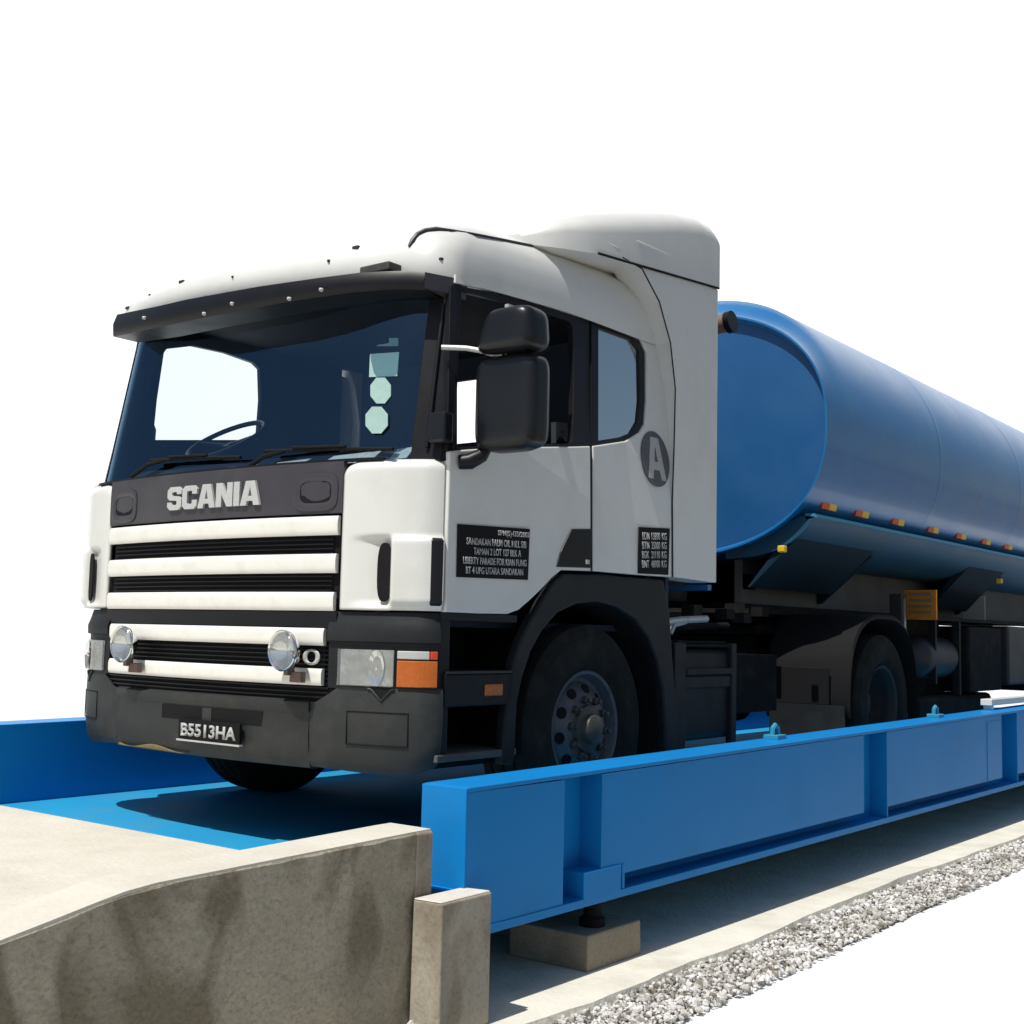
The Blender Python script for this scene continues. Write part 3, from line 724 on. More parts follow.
# --- roof deflector
b = BM(); rings = []
for (y, zb_, zt_, w, r) in ((.80, 1.80, 1.85, 1.02, .02), (.95, 1.79, 1.94, 1.16, .07), (1.15, 1.805, 2.03, 1.215, .12), (1.5, 1.835, 2.15, 1.231, .15), (1.9, 1.873, 2.262, 1.232, .15), (2.12, 1.897, 2.300, 1.232, .14), (2.23, 1.905, 2.298, 1.232, .13), (2.285, 1.908, 2.275, 1.232, .12), (2.31, 1.91, 2.24, 1.232, .10)):
    ring = []
    for k in range(9):
        a = PI/2*k/8; ring.append((w-r*1.3+r*1.3*math.cos(a), y, zt_-r+r*math.sin(a)))
    for k in range(1, 8): 
        x = (w-r*1.3)*(1-2*k/8); ring.append((x, y, zt_+.03*(1-(x/w)**2)))
    for k in range(9):
        a = PI/2+PI/2*k/8; ring.append((-w+r*1.3+r*1.3*math.cos(a), y, zt_-r+r*math.sin(a)))
    ring += [(-w, y, zb_), (-w*.97, y, zb_-.004), (w*.97, y, zb_-.004), (w, y, zb_)]
    rings.append(ring)
b.loft(rings); build('roof_deflector', b, 'white', tk, smooth=55)
b = BM(); b.tube([(1.220, 1.14, 1.806), (1.229, 1.5, 1.834), (1.229, 1.9, 1.871), (1.229, 2.306, 1.9075)], .0065, 6); build('deflector_gap_shadow', b, 'blackm', tk)  # black tube draws the gap and the shadow below the deflector
b = BM(); b.tube([hit(612, 232, 0, 1.20), hit(640, 243, 0, 1.228), hit(672, 256, 0, 1.23)], [.004, .008, .003], 8); build('deflector_crease', b, 'white', tk, smooth=60)
# --- near and far cab sides
for sg in (1, -1):
    near_ = sg == 1
    # door lower skin
    dl = sides((450, 451), (474, 449), (520, 447), (575, 446.5), (590.5, 446), (590.8, 500), (591, 571), (562, 570), (552, 578), (541, 590), (530, 600.5), (519, 610), (508, 614), (480, 613.5), (446, 612), (447.5, 530))
    b = BM(); b.poly(dl, [], side_fn(sg, .0), .035); door = build('door', b, 'white', tk, bevel=.007, bseg=3)
    # rear lower skin
    ql = sides((593.2, 446), (626, 441), (640, 432), (645, 424), (647, 400), (647, 352), (641, 339), (596, 321.5), (596, 312), (640, 326), (656, 337), (668, 384), (671, 450), (671.5, 500), (671.5, 577), (640, 575), (593.2, 571))
    b = BM(); b.poly(ql, [], side_fn(sg, .0), .035); qp = build('rear_side_panel', b, 'white', tk, bevel=.006, bseg=3)
    # white header strip above windows
    hd = sides((455, 274.5), (500, 283.5), (545, 296.5), (590, 309.5), (594.5, 311), (594.5, 321), (590, 319.5), (545, 305), (500, 292), (455, 283))
    if near_: b = BM(); b.poly(hd, [], side_fn(sg, .002), .035); build('door_header', b, 'white', door, bevel=.004)
    # black window surround with openings
    so = sides((452, 284), (500, 293), (545, 306), (590, 320.5), (596, 322.5), (640.5, 340), (646, 352), (646.3, 400), (644.5, 424), (639, 433), (626, 440.5), (593, 445.5), (575, 446), (520, 446.5), (474, 448.5), (449, 450.5))
    if near_:
        h1 = sides((459, 290), (500, 300), (545, 313), (570, 321), (574, 326), (575.5, 380), (574, 440), (570, 443.5), (520, 444), (478, 446), (459, 447))
    else:
        h1 = [(q_.y, q_.z) for q_ in (hit(a_, c_, 0, -1.07) for a_, c_ in ((152, 440), (156, 400), (163, 353), (166, 349), (192, 346), (225, 353), (253, 363), (259, 369), (260, 400), (257, 440)))]
        so = [(.14, .70), (.2, 1.3), (.24, 1.62), (1.7, 1.64), (1.7, .70)]
    h2 = sides((600, 328), (633, 340), (640, 350), (641, 400), (639, 421), (632, 433), (622, 437), (600, 440.5))
    holes = [h1, h2] if near_ else [h1]
    b = BM(); b.poly(so, holes, (side_fn(1, -.008) if near_ else (lambda y, z, d: Vector((-1.09+d, y, z)))), .03); sr = build('window_surround', b, 'black', tk, bevel=.003)
    b = BM(); b.poly(h2, [], side_fn(sg, -.018), .004)
    if near_: build('quarter_window', b, 'qglass', sr)
    if near_:
        b = BM(); b.tube([side_fn(1, .0)(y, z, .004) for y, z in sides((591.8, 315), (592, 400), (592, 500), (592.2, 571))], .0035, 6); build('door_gap', b, 'blackm', tk)
    b = BM(); b.poly(sides((571, 529), (590.6, 529), (590.3, 568), (556, 567), (560, 552)), [], side_fn(sg, .006), .03); hd_ = build('door_handle', b, 'black', door, bevel=.004)
    b = BM(); b.box(*sorted((sg*1.224, sg*1.232)), *[side(586, 562)[0]-.012, side(586, 562)[0]+.012], side(586, 562)[1]-.01, side(586, 562)[1]+.01); build('lock_barrel', b, 'silver', hd_)
    # side fairing behind the cab
    ff = [side(583, 246), side(600, 262), side(620, 273), side(640, 305), side(655, 345), side(664.5, 390), side(669.5, 450), side(672, 500), side(672.5, 577)]
    ff = [(y, z) for y, z in ff] + [(2.312, .293), (2.312, 1.905)]
    b = BM(); b.poly(ff, [], lambda y, z, d: Vector((sg*(1.223-d), y, z)), .17); fr = build('side_fairing', b, 'white', tk, bevel=.008, bseg=3)
    if near_: b = BM(); b.tube([(1.2235, y-.003, z) for y, z in ff[1:9]], [.0035]*8, 6); build('fairing_seam', b, 'blackm', fr)
    # closing panel rear of fairing
    b = BM(); b.box(*sorted((sg*1.12, sg*1.193)), 2.24, 2.300, .30, 1.89); build('fairing_flange', b, 'white', fr, bevel=.006)
    # inner liner of the cab
    b = BM(); b.box(*sorted((sg*1.10, sg*1.17)), .12, 1.9, .30, .70); build('side_liner', b, 'blackm', tk)
# door plates
def plate_on_side(px4, name, par, m_='plate', off=.006):
    b = BM(); b.poly(sides(*px4), [], side_fn(1, off), .008); return build(name, b, m_, par, bevel=.001)
door_n = [o for o in bpy.data.objects if o.name == 'door'][0]
pl = plate_on_side([(457, 524), (529, 529), (527, 580), (456, 577)], 'info_plate', door_n)
rows = [('SPM(S)435/2003', .52, 1.0, .0), ('SANDAKAN PALM OIL MILL S/B', .08, .96, 0), ('TAMAN 2 LOT 127 BLK A', .18, .88, 0), ('LIBERTY PARADE FOR KIAN FUNG', .04, .97, 0), ('BT 4 UPG UTARA SANDAKAN', .08, .92, 0)]
y0, z0 = side(459, 578); y1, z1 = side(529, 529); H = .222; tilt = .028
for i, (s_, f0, f1, _) in enumerate(rows):
    zz = .433-.040-i*.0395
    text('plate_line', s_, 'letter', pl, (1.2275, y0-.004+f0*.462, zz+f0*.462*tilt), (0, 1, tilt), (0, -tilt, 1), width=(f1-f0)*.455, height=.029, depth=.0015, bold=.012)
qp_n = [o for o in bpy.data.objects if o.name == 'rear_side_panel'][0]
pl2 = plate_on_side([(639, 527), (669, 528.5), (667.5, 575), (637.5, 573.5)], 'weight_plate', qp_n)
for i, row in enumerate((('BDM', '13890', 'KG'), ('BTM', '35000', 'KG'), ('BGK', '21110', 'KG'), ('BMT', '48900', 'KG'))):
    for (s_, ya, w) in zip(row, (.020, .105, .205), (.065, .082, .045)):
        text('weight_text', s_, 'letter', pl2, (1.2262, side(639, 550)[0]+ya, .470-i*.046+ya*.06), (0, 1, .06), (0, -.06, 1), width=w, height=.036, depth=.0015, bold=.012)
# round emblem with letter A
ey, ez = side(655, 459)
b = BM(); b.poly([(ey+.133*math.cos(2*PI*k/40), ez+.142*math.sin(2*PI*k/40)) for k in range(40)], [], side_fn(1, .0045), .008); em = build('round_sticker', b, 'emblem', qp_n)
b = BM(); w_, po, ho = .9, [(0, 0), (.26, 1), (.64, 1), (.9, 0), (.66, 0), (.60, .22), (.30, .22), (.24, 0)], [[(.36, .42), (.54, .42), (.47, .76), (.43, .76)]]
b.poly(po, ho, lambda u_, v_, d: Vector((xs(ez-.1+v_*.2)+.0058-d, ey-.085+u_*.19, ez-.105+v_*.215)), .003); build('sticker_letter', b, 'letter', em)
# --- cab shell closure: floor, rear wall with window, headliner, dashboard, seats, wheel
b = BM()
rw = [(-1.17, .05), (1.17, .05), (1.17, .75), (1.08, 1.63), (-1.08, 1.63), (-1.17, .75)]
b.poly(rw, [[(-.36, 1.10), (-.04, 1.10), (-.04, 1.475), (-.36, 1.475)]], lambda x, z, d: Vector((x, 1.87+d, z)), .03); build('rear_wall', b, 'interior', tk)
b = BM(); b.box(-1.05, 1.05, .16, 1.89, .02, .05); build('cab_floor', b, 'interior', tk)
b = BM(); b.box(-.9, .9, .16, 1.9, .0, .018); b.box(-1.05, 1.12, .06, .60, -.55, -.52); build('underbody_blocker', b, 'blackm', tk)  # lower plate added to shut out the sunlit deck below the step
b = BM(); b.box(-1.07, 1.05, .26, 1.88, 1.605, 1.615); build('headliner', b, 'interior', tk)
b = BM(); b.loft([[(-1.06, .06, .60), (-1.06, .09, .700), (-1.06, .28, .80), (-1.06, .52, .78), (-1.06, .58, .5)], [(1.06, .06, .60), (1.06, .09, .700), (1.06, .28, .80), (1.06, .52, .78), (1.06, .58, .5)]]); dash = build('dashboard', b, 'interior', tk, bevel=.01)
random.seed(3)
for (px, py, w, d) in ((150, 466, .10, .10), (205, 466, .30, .08), (240, 463, .12, .08), (286, 458, .22, .07), (345, 458, .22, .06), (372, 455, .10, .06), (408, 452, .10, .05)):
    P_ = hit(px, py, 1, .12); x = P_.x
    b = BM(); c = Vector((x, .14, .735)); a = random.uniform(-.3, .3)
    b.hexa([(x-w/2, .06, .700), (x+w/2, .06, .702), (x+w/2+a*.1, .06+d*1.6, .760), (x-w/2+a*.1, .06+d*1.6, .757), (x-w/2, .058, .703), (x+w/2, .058, .705), (x+w/2+a*.1, .058+d*1.6, .763), (x-w/2+a*.1, .058+d*1.6, .760)])
    build('paper', b, 'paper', dash)
swc = Vector((-.665, .50, .965)); b = BM(); pts = []
nrm = Vector((0, -.55, .83)).normalized(); u = Vector((1, 0, 0)); v = nrm.cross(u)
pts = [swc+(u*math.cos(2*PI*k/36)+v*math.sin(2*PI*k/36))*.215 for k in range(37)]
b.tube(pts, .014, 8, caps=False); b.tube([swc-nrm*.25, swc-nrm*.02], .03, 8); b.tube([swc-u*.2, swc-nrm*.03, swc+u*.2], .012, 6)
build('steering_wheel', b, 'black', dash, smooth=50)
for cx_ in (-.66, .55):
    b = BM(); b.box(cx_-.25, cx_+.25, 1.0, 1.5, .35, .50); b.hexa([(cx_-.24, 1.42, .48), (cx_+.24, 1.42, .48), (cx_+.24, 1.56, .48), (cx_-.24, 1.56, .48), (cx_-.2, 1.58, 1.02), (cx_+.2, 1.58, 1.02), (cx_+.2, 1.68, 1.02), (cx_-.2, 1.68, 1.02)])
    build('seat', b, 'blackm', tk, bevel=.04, bseg=3)
b = BM(); P1 = hit(556, 443, 0, .9); P2 = hit(556, 422, 0, .9); P3 = hit(568, 423, 0, .9); P4 = hit(570, 441, 0, .9); P5 = hit(562, 430, 0, .9)
b.loft([[P1, P2, P3, P4, P5], [p+Vector((-.03, 0, 0)) for p in (P1, P2, P3, P4, P5)]]); build('grab_handle', b, 'letter', tk)
b = BM(); b.box(-.95, .95, .03, .10, .30, .685); build('firewall', b, 'blackm', tk)
# --- mirrors
def rbox(bm, c, sx, sy, sz, pw=4, taper=0, nz=14, na=28, shear=0):
    rings = []
    for j in range(nz+1):
        t = -1+2*j/nz; t = math.copysign(abs(t)**.6, t) if abs(t) < 1 else t
        k = max(.02, (1-abs(t)**pw))**(1/pw)
        ring = []
        for i in range(na):
            a = 2*PI*i/na; ca, sa = math.cos(a), math.sin(a); r = (abs(ca)**pw+abs(sa)**pw)**(-1/pw)
            ring.append((c[0]+sx*k*ca*r*(1-taper*t)+shear*t, c[1]+sy*k*sa*r, c[2]+sz*t))
        rings.append(ring)
    return bm.loft(rings)
def mirror_set(sg):
    b = BM(); rbox(b, (sg*1.425, .235, .920), .150, .070, .195, 6.5); mo = build('main_mirror', b, 'mirror', tk, smooth=60)
    b = BM(); rbox(b, (sg*1.450, .210, 1.205), .132, .085, .092, 4.5, .16, shear=.012); m2 = build('wide_angle_mirror', b, 'mirror', tk, smooth=60)
    b = BM(); b.box(*sorted((sg*1.30, sg*1.55)), .300, .314, .77, 1.08); build('mirror_glass', b, 'chrome', mo, bevel=.01)
    b = BM(); b.tube([(sg*1.16, .10, 1.155), (sg*1.25, .15, 1.150), (sg*1.40, .20, 1.115)], .011, 8); b.tube([(sg*1.42, .2, 1.07), (sg*1.42, .21, 1.15)], .014, 8); build('mirror_arm', b, 'silver' if sg > 0 else 'black', mo, smooth=40)
    P_ = hit(522, 297, 0, 1.30); b = BM()
    b.tube([(sg*1.15, .74, 1.40), (sg*1.20, .62, 1.39), (sg*1.32, .42, 1.36), (sg*1.43, .25, 1.29)], .016, 8)
    b.box(*sorted((sg*1.15, sg*1.17)), .52, .80, 1.385, 1.43)
    b.tube([(sg*1.14, .62, 1.40), (sg*1.17, .60, 1.40)], .028, 8)
    build('mirror_bracket', b, 'silver' if sg > 0 else 'black', mo, smooth=40)
    b = BM(); b.tube([(sg*1.215, .16, .685), (sg*1.25, .19, .690), (sg*1.29, .215, .715), (sg*1.31, .23, .755)], [.030, .034, .030, .022], 10); build('mirror_foot', b, 'black', mo, smooth=50)
    return mo
mirror_set(1)
b = BM(); b.tube([hit(147, 441, 0, -1.25), hit(148, 426, 0, -1.25), hit(152, 424, 0, -1.25), hit(154, 430, 0, -1.25), hit(153, 442, 0, -1.25)], .012, 8); build('far_mirror_arm', b, 'black', tk, smooth=40)
# --- wheel arch / fender, steps
def wheelarch(sg):
    outer = [hit(a, c, 0, 1.2) for a, c in ((500, 765), (503, 720), (508, 690), (512, 660), (519, 640), (530, 618), (540, 600), (552, 582), (562, 574), (600, 574.5), (662, 580), (668, 612), (671, 660), (674, 700), (676, 760))]
    inner = [hit(a, c, 0, 1.2) for a, c in ((664, 760), (663, 720), (661, 690), (655, 660), (647, 638), (634, 619), (614, 606.5), (595, 602), (575, 604), (556, 613), (541, 630), (529, 652), (520, 680), (515, 705), (512, 765))]
    pts = [(p.y, p.z) for p in outer+inner]
    b = BM(); b.poly(pts, [], lambda y, z, d: Vector((sg*(1.212-d), y, z)), .05); o = build('wheel_arch', b, 'fender', tk, bevel=.012, bseg=3)
    b = BM()                       # inner liner
    ii = [(p.y, p.z) for p in inner]
    b.loft([[(sg*1.17, y, z) for y, z in ii], [(sg*.50, y, z) for y, z in ii]], closed=False); build('arch_liner', b, 'blackm', o)
    return o
for sg in (1, -1):
    wheelarch(sg)
    X = (lambda a, c: sorted((a, c))) if sg > 0 else (lambda a, c: sorted((-a*.93, -c*.93)))
    b = BM(); b.box(*X(.86, .90), .09, .60, -.56, .06); build('step_well', b, 'blackm', tk)
    b = BM(); b.box(*X(.90, 1.195), .10, .60, .045, .078); build('sill', b, 'fender', tk, bevel=.004)
    b = BM(); b.box(*X(.90, 1.205), .125, .575, -.300, -.170); sp = build('step_panel', b, 'fender', tk, bevel=.006)
    b = BM(); b.box(*X(1.0, 1.208), .13, .565, -.168, -.158); build('step_edge', b, 'dgrey', sp)
    b = BM(); b.box(*X(1.17, 1.214), .375, .490, -.262, -.212); build('side_marker', b, 'orange', sp, bevel=.006)
    b = BM(); b.box(*X(.90, 1.205), .09, .60, -.515, -.486); build('lower_step', b, 'frameg', tk, bevel=.004)
    b = BM(); b.box(*X(1.10, 1.19), .10, .17, -.50, .06); build('step_pillar', b, 'fender', tk, bevel=.01)
# --- chassis
b = BM()
for sx in (-.43, .43): b.box(sx-.04, sx+.04, .0, 6.1, -.32, -.08)
for y in (.3, 2.2, 3.2, 4.1, 5.4, 6.05): b.box(-.39, .39, y-.04, y+.04, -.28, -.12)
build('chassis_frame', b, 'under', tk)
b = BM(); b.box(-.55, .55, .02, 1.7, -.46, .0); b.box(-1.0, 1.0, .12, .35, -.42, .0); b.box(-.7, .7, 1.7, 2.0, -.1, .25); build('engine', b, 'under', tk, bevel=.03)
b = BM(); b.tube([(-1.0, 1.15, -.43), (1.0, 1.15, -.43)], .06, 10); build('front_axle', b, 'under', tk, smooth=40)
b = BM(); b.tube([(-.9, 4.72, -.43), (.9, 4.72, -.43)], .09, 12); b.lathe([(.0, -.2), (.16, -.14), (.2, 0), (.16, .14), (0, .2)], 0, 4.72, -.43, 'x', 20); build('rear_axle', b, 'under', tk, smooth=40)
# fuel tank / skirt behind the front wheel
def sk(px, py, x=1.17): p = hit(px, py, 0, x); return p.y, p.z
b = BM(); b.box(.62, 1.14, 1.99, 2.72, -.55, -.055); ft = build('fuel_tank', b, 'fender', tk, bevel=.05, bseg=4)
b = BM(); b.box(1.125, 1.165, 1.98, 2.10, -.58, -.03); b.box(1.125, 1.165, 2.60, 2.66, -.58, -.03); b.box(1.125, 1.168, 2.10, 2.60, -.20, -.165); b.box(1.125, 1.158, 2.10, 2.60, -.27, -.205); build('tank_step_frame', b, 'fender', ft, bevel=.008)
b = BM(); b.box(.9, 1.15, 2.0, 2.66, -.052, -.035); b.box(.95, 1.13, 2.06, 2.6, -.035, -.02); build('tank_top_plate', b, 'under', ft, bevel=.004)
b = BM(); b.tube([hit(664, 632, 0, 1.13), hit(664, 622, 0, 1.13), hit(680, 620, 0, 1.12), hit(706, 619, 0, 1.11)], .020, 8)
b.tube([hit(670, 634, 0, 1.13), hit(674, 625, 0, 1.13), hit(685, 622, 0, 1.12)], .014, 8); build('air_pipe', b, 'steel', ft, smooth=40)
b = BM()
for (px, py, x) in ((692, 610, .9), (760, 612, .7), (742, 618, .8), (725, 614, .85)):
    p = hit(px, py, 0, x); b.box(p.x-.04, p.x+.04, p.y-.05, p.y+.05, p.z-.03, p.z+.03)
b.tube([(.55, 2.4, .0), (.7, 2.9, .06), (.6, 3.6, .08)], .02, 8); b.tube([(.45, 2.4, .03), (.55, 3.0, .12), (.3, 3.7, .16)], .016, 8); b.box(.40, .9, 3.0, 3.7, -.45, -.10); b.box(.5, .85, 2.75, 3.0, -.5, -.2)
build('chassis_fittings', b, 'under', tk, smooth=30)
b = BM(); b.box(-1.12, -.55, 2.0, 4.0, -.58, .14); build('dark_filler_box', b, 'under', tk, bevel=.02)  # added filler that closes the bright gap under the chassis
b = BM(); b.box(-.48, .48, 4.25, 5.2, .03, .10); b.box(-.35, .35, 4.45, 5.0, -.08, .03); build('fifth_wheel', b, 'under', tk, bevel=.02)
b = BM(); b.box(.3, 1.16, 2.33, 2.37, .255, .285); build('blue_catwalk_edge', b, 'tank', tk)
# rear mudguards
for sg in (1, -1):
    cy, cz, R_ = 4.72, -.40, .60; rings = []
    for k in range(25):
        a = PI*(1.04-1.06*k/24)
        y = cy+R_*math.copysign(abs(math.cos(a))**.72, math.cos(a)); z = cz+.585*max(0, math.sin(a))**.75 if math.sin(a) > 0 else cz-.10
        rings.append([(sg*.62, y, z), (sg*1.205, y, z), (sg*1.215, y, z-.03 if k not in (0, 24) else z), (sg*.62, y+(.02 if k < 12 else -.02), z-.02)])
    b = BM(); b.loft(rings); mg = build('mudguard', b, 'blackm', tk, smooth=50)
    b = BM(); b.box(*sorted((sg*.66, sg*1.19)), 4.085, 4.10, -.80, -.42); build('mud_flap', b, 'fender', mg)
    b = BM(); b.box(*sorted((sg*.68, sg*1.08)), 4.092, 4.103, -.42, -.18); build('mudguard_plate', b, 'blackm', mg, bevel=.004)
# --- wheels
def tyre_bm(R_=.478, w=.29, rim=.285):
    b = BM(); h = w/2
    prof = [(rim, -h*.80), (rim+.02, -h*.92), (rim+.08, -h*1.03), (R_-.06, -h*1.0), (R_-.018, -h*.88), (R_-.004, -h*.80)]
    for gxx in (-.45, 0, .45):
        prof += [(R_, h*(gxx-.06)-.01), (R_, h*(gxx-.04)), (R_-.014, h*(gxx-.03)), (R_-.014, h*(gxx+.03)), (R_, h*(gxx+.04))]
    prof += [(R_-.004, h*.80), (R_-.018, h*.88), (R_-.05, h*.985), (R_-.055, h*.975), (R_-.06, h*1.0), (rim+.08, h*1.03), (rim+.05, h*1.02), (rim+.045, h*1.0), (rim+.02, h*.92), (rim, h*.80)]
    b.lathe(prof, axis='x', seg=72); return b
def make_wheel(front):
    R_, w, rim = .478, .285, .262
    b = BM(); h = w/2
    if front:
        prof = [(rim+.006, h*.86), (rim+.002, h*.90), (rim-.012, h*.86), (rim-.030, h*.55), (rim-.048, h*.50), (.205, h*.62), (.155, h*.86), (.150, h*.90), (.105, h*.90), (.100, h*.92), (.0005, h*.92)]
    else:
        prof = [(rim+.006, h*.88), (rim+.002, h*.92), (rim-.012, h*.86), (rim-.03, h*.2), (rim-.045, -h*.6), (.20, -h*.75), (.15, -h*.98), (.11, -h*1.0), (.0005, -h*1.0)]
    b.lathe(prof, axis='x', seg=64)
    b.lathe([(rim-.03, h*.55), (rim-.03, -h*.9), (rim+.004, -h*.9)], axis='x', seg=64)
    wh = build('wheel', b, 'rim' if front else 'rimdark', tk, smooth=40, loc=(0, 0, 0))
    build('tyre', tyre_bm(R_, w, rim), 'tyre', wh, smooth=32)
    for k in range(10):             # hand holes
        b = BM()
        a = 2*PI*k/10; r0 = .182
        cx_ = (h*.735 if front else -h*.84)
        c = Vector((cx_, r0*math.cos(a), r0*math.sin(a))); rad = Vector((0, math.cos(a), math.sin(a))); tan = Vector((0, -math.sin(a), math.cos(a)))
        if front: rad = (rad*.78+Vector((-.62*.7, 0, 0))).normalized()
        nx = tan.cross(rad); nx = nx if nx.x > 0 else -nx
        ring = [c+rad*.024*math.cos(t)+tan*.027*math.sin(t) for t in [2*PI*q/14 for q in range(14)]]
        b.loft([[p-nx*.02 for p in ring], [p+nx*.004 for p in ring]])
        build('hand_hole', b, 'blackm', wh, smooth=40)
    b = BM()
    x0 = h*.90-.0 if front else -h*.98
    if front: b.lathe([(.112, x0), (.106, x0+.018), (.070, x0+.024), (.064, x0+.050), (.050, x0+.058), (.0005, x0+.060)], axis='x', seg=32)
    else: b.lathe([(.10, x0), (.10, x0+.12), (.085, x0+.15), (.0005, x0+.16)], axis='x', seg=32)
    hb_ = build('hub', b, 'hub', wh, smooth=40)
    for k in range(10):
        a = 2*PI*(k+.5)/10; b = BM(); b.lathe([(.0185, x0-.002), (.0185, x0+.022), (.011, x0+.026), (.011, x0+.042), (.0005, x0+.044)], 0, .134*math.cos(a), .134*math.sin(a), 'x', 6)
        build('wheel_nut', b, 'hub', wh)
    return wh
def copy_tree(o, parent, sg, loc, rot=0):
    c = o.copy(); COL.objects.link(c); c.parent = parent; c.location = Vector(loc)-Vector(ROOTS[parent.name]); c.rotation_euler = (rot, 0, 0 if sg > 0 else PI)
    for ch in list(o.children):
        d = ch.copy(); COL.objects.link(d); d.parent = c
    return c
WZ = -.43
wf = make_wheel(True); wr_ = make_wheel(False)
def put(o, x, y, rot=0):
    o.location = Vector((x, y, WZ))-Vector(ROOTS['truck']); o.rotation_euler = (rot, 0, 0)
put(wf, 1.055, 1.155, .2); put(wr_, 1.065, 4.72, .1)
copy_tree(wf, tk, -1, (-.95, 1.155, WZ), .5)
copy_tree(wr_, tk, 1, (.745, 4.72, WZ)); copy_tree(wr_, tk, -1, (-1.065, 4.72, WZ)); copy_tree(wr_, tk, -1, (-.745, 4.72, WZ))
# cab-back snorkel
P_ = hit(733, 322, 1, 2.6); b = BM(); b.tube([(.80, 2.6, P_.z-.01), (P_.x-.035, 2.6, P_.z)], .055, 14); sn = build('intake_pipe', b, 'rust', tk, smooth=40)
b = BM(); b.tube([(P_.x-.035, 2.6, P_.z), (P_.x, 2.6, P_.z+.004)], .064, 14); build('pipe_collar', b, 'black', sn, smooth=40)
b = BM(); b.box(.75, .85, 2.38, 2.66, .2, P_.z+.02); build('pipe_riser', b, 'under', sn, bevel=.02)
# ================================================================== TRAILER
tr = root('tanker_trailer', (0, 9, DZ), 'long glossy blue tanker trailer coupled behind the white cab', 'trailer')
TA, TB_, TZ = 1.20, .845, 1.385
def tring(y, a=TA, bb=TB_, n=96, pw=2.35, dz=0):
    ring = []
    for k in range(n):
        t = 2*PI*k/n; c, s_ = math.cos(t), math.sin(t); r = (abs(c)**pw+abs(s_)**pw)**(-1/pw)
        up = 1+(.205-.009*(y-4))*max(0, min(1, (y-3.86)/.25))*(s_**2*(3-2*s_) if s_ > 0 else 0)
        ring.append((a*c*r, y, TZ+bb*s_*r*up+dz))
    return ring
TY = 3.80
b = BM(); ysr = [TY, TY+.03, TY+.10, TY+.17, TY+.24, TY+.31]+[TY+.5*i for i in range(1, 18)]+[12.6]
b.loft([tring(TY+.055, TA-.035, TB_-.035), tring(TY, TA-.012, TB_-.012), tring(TY, TA, TB_)]+[tring(y) for y in ysr[1:]], True, (False, True))
shell = build('tank_shell', b, 'tank', tr, smooth=40)
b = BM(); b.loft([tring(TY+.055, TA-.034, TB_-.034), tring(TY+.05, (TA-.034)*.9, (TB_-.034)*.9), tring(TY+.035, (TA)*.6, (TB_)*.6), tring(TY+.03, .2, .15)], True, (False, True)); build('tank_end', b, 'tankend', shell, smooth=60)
for y in (5.9, 8.0, 10.1):
    b = BM(); b.loft([tring(y, TA+.0005, TB_+.0005), tring(y+.02, TA+.002, TB_+.002), tring(y+.04, TA+.0005, TB_+.0005)], True, (False, False)); build('weld_seam', b, 'tank', shell, smooth=80)
for sg in (1, -1):
    b = BM(); rings = []
    for y in (TY+.06, 12.55): rings.append([(sg*1.02, y, .815), (sg*1.085, y, .812), (sg*1.095, y, .788), (sg*1.03, y, .775)])
    b.loft(rings); build('lower_rail', b, 'tankedge', shell)
    b = BM(); b.loft([[(sg*.98, y, .68), (sg*.62, y, .34), (sg*.60, y, .34), (sg*.90, y, .70)] for y in (TY+.08, 5.19)]); build('hopper_skirt', b, 'tankunder', shell)
    b = BM(); b.loft([[(sg*.98, y, .68), (sg*.62, y, .30), (sg*.60, y, .30), (sg*.90, y, .70)] for y in (7.3, 8.28)]); build('hopper_skirt', b, 'tankunder', shell)
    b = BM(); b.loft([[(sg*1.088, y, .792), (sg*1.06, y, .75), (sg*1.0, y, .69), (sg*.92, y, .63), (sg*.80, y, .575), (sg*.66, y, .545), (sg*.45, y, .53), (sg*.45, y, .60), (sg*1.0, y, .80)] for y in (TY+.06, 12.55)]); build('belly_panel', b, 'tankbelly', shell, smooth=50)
    z = .900; t = (z-TZ)/TB_; xx = TA*(1-abs(t)**2.35)**(1/2.35)+.004
    for i, (px, py) in enumerate(((830, 498), (863, 508), (899, 517), (934, 523), (962, 531), (987, 538), (1009, 543))):
        P_ = hit(px, py, 0, xx); y = P_.y
        slope = .16
        for (ya, yb_, m_) in ((y-.115, y-.002, 'red'), (y+.002, y+.115, 'yellow')):
            b = BM(); b.hexa([(sg*(xx-.02-.008), ya, z-.035), (sg*(xx-.008), ya, z-.035), (sg*(xx-.008), yb_, z-.035), (sg*(xx-.028), yb_, z-.035),
                              (sg*(xx-.02+.006), ya, z+.035), (sg*(xx+.008), ya, z+.035), (sg*(xx+.008), yb_, z+.035), (sg*(xx-.014), yb_, z+.035)])
            build('reflector', b, m_, shell)
for y in (5.20, 8.30, 11.4):
    b = BM(); b.poly([(-.93, .62), (.93, .62), (.52, .27), (-.52, .27)], [], lambda x, z, d: Vector((x, y+d, z)), .05); build('saddle_plate', b, 'tankunder', tr)
b = BM()
for sx in (-.47, .47): b.box(sx-.03, sx+.03, 4.0, 12.4, .235, .56)
build('frame_rail', b, 'frameg', tr, bevel=.005)
b = BM()
for sx in (-.47, .47): b.box(sx-.075, sx+.075, 3.95, 12.4, .20, .234)
b.box(-.6, .6, 3.9, 5.3, .17, .199); build('frame_flange', b, 'under', tr)
for (px, py, x, s_) in ((783, 549, .98, .022), (1000, 581, 1.0, .022)):
    P_ = hit(px, py, 0, x); b = BM(); b.box(P_.x-.03, P_.x+.02, P_.y-s_, P_.y+s_, P_.z-s_, P_.z+s_); build('marker_light', b, 'yellow', tr, bevel=.008)
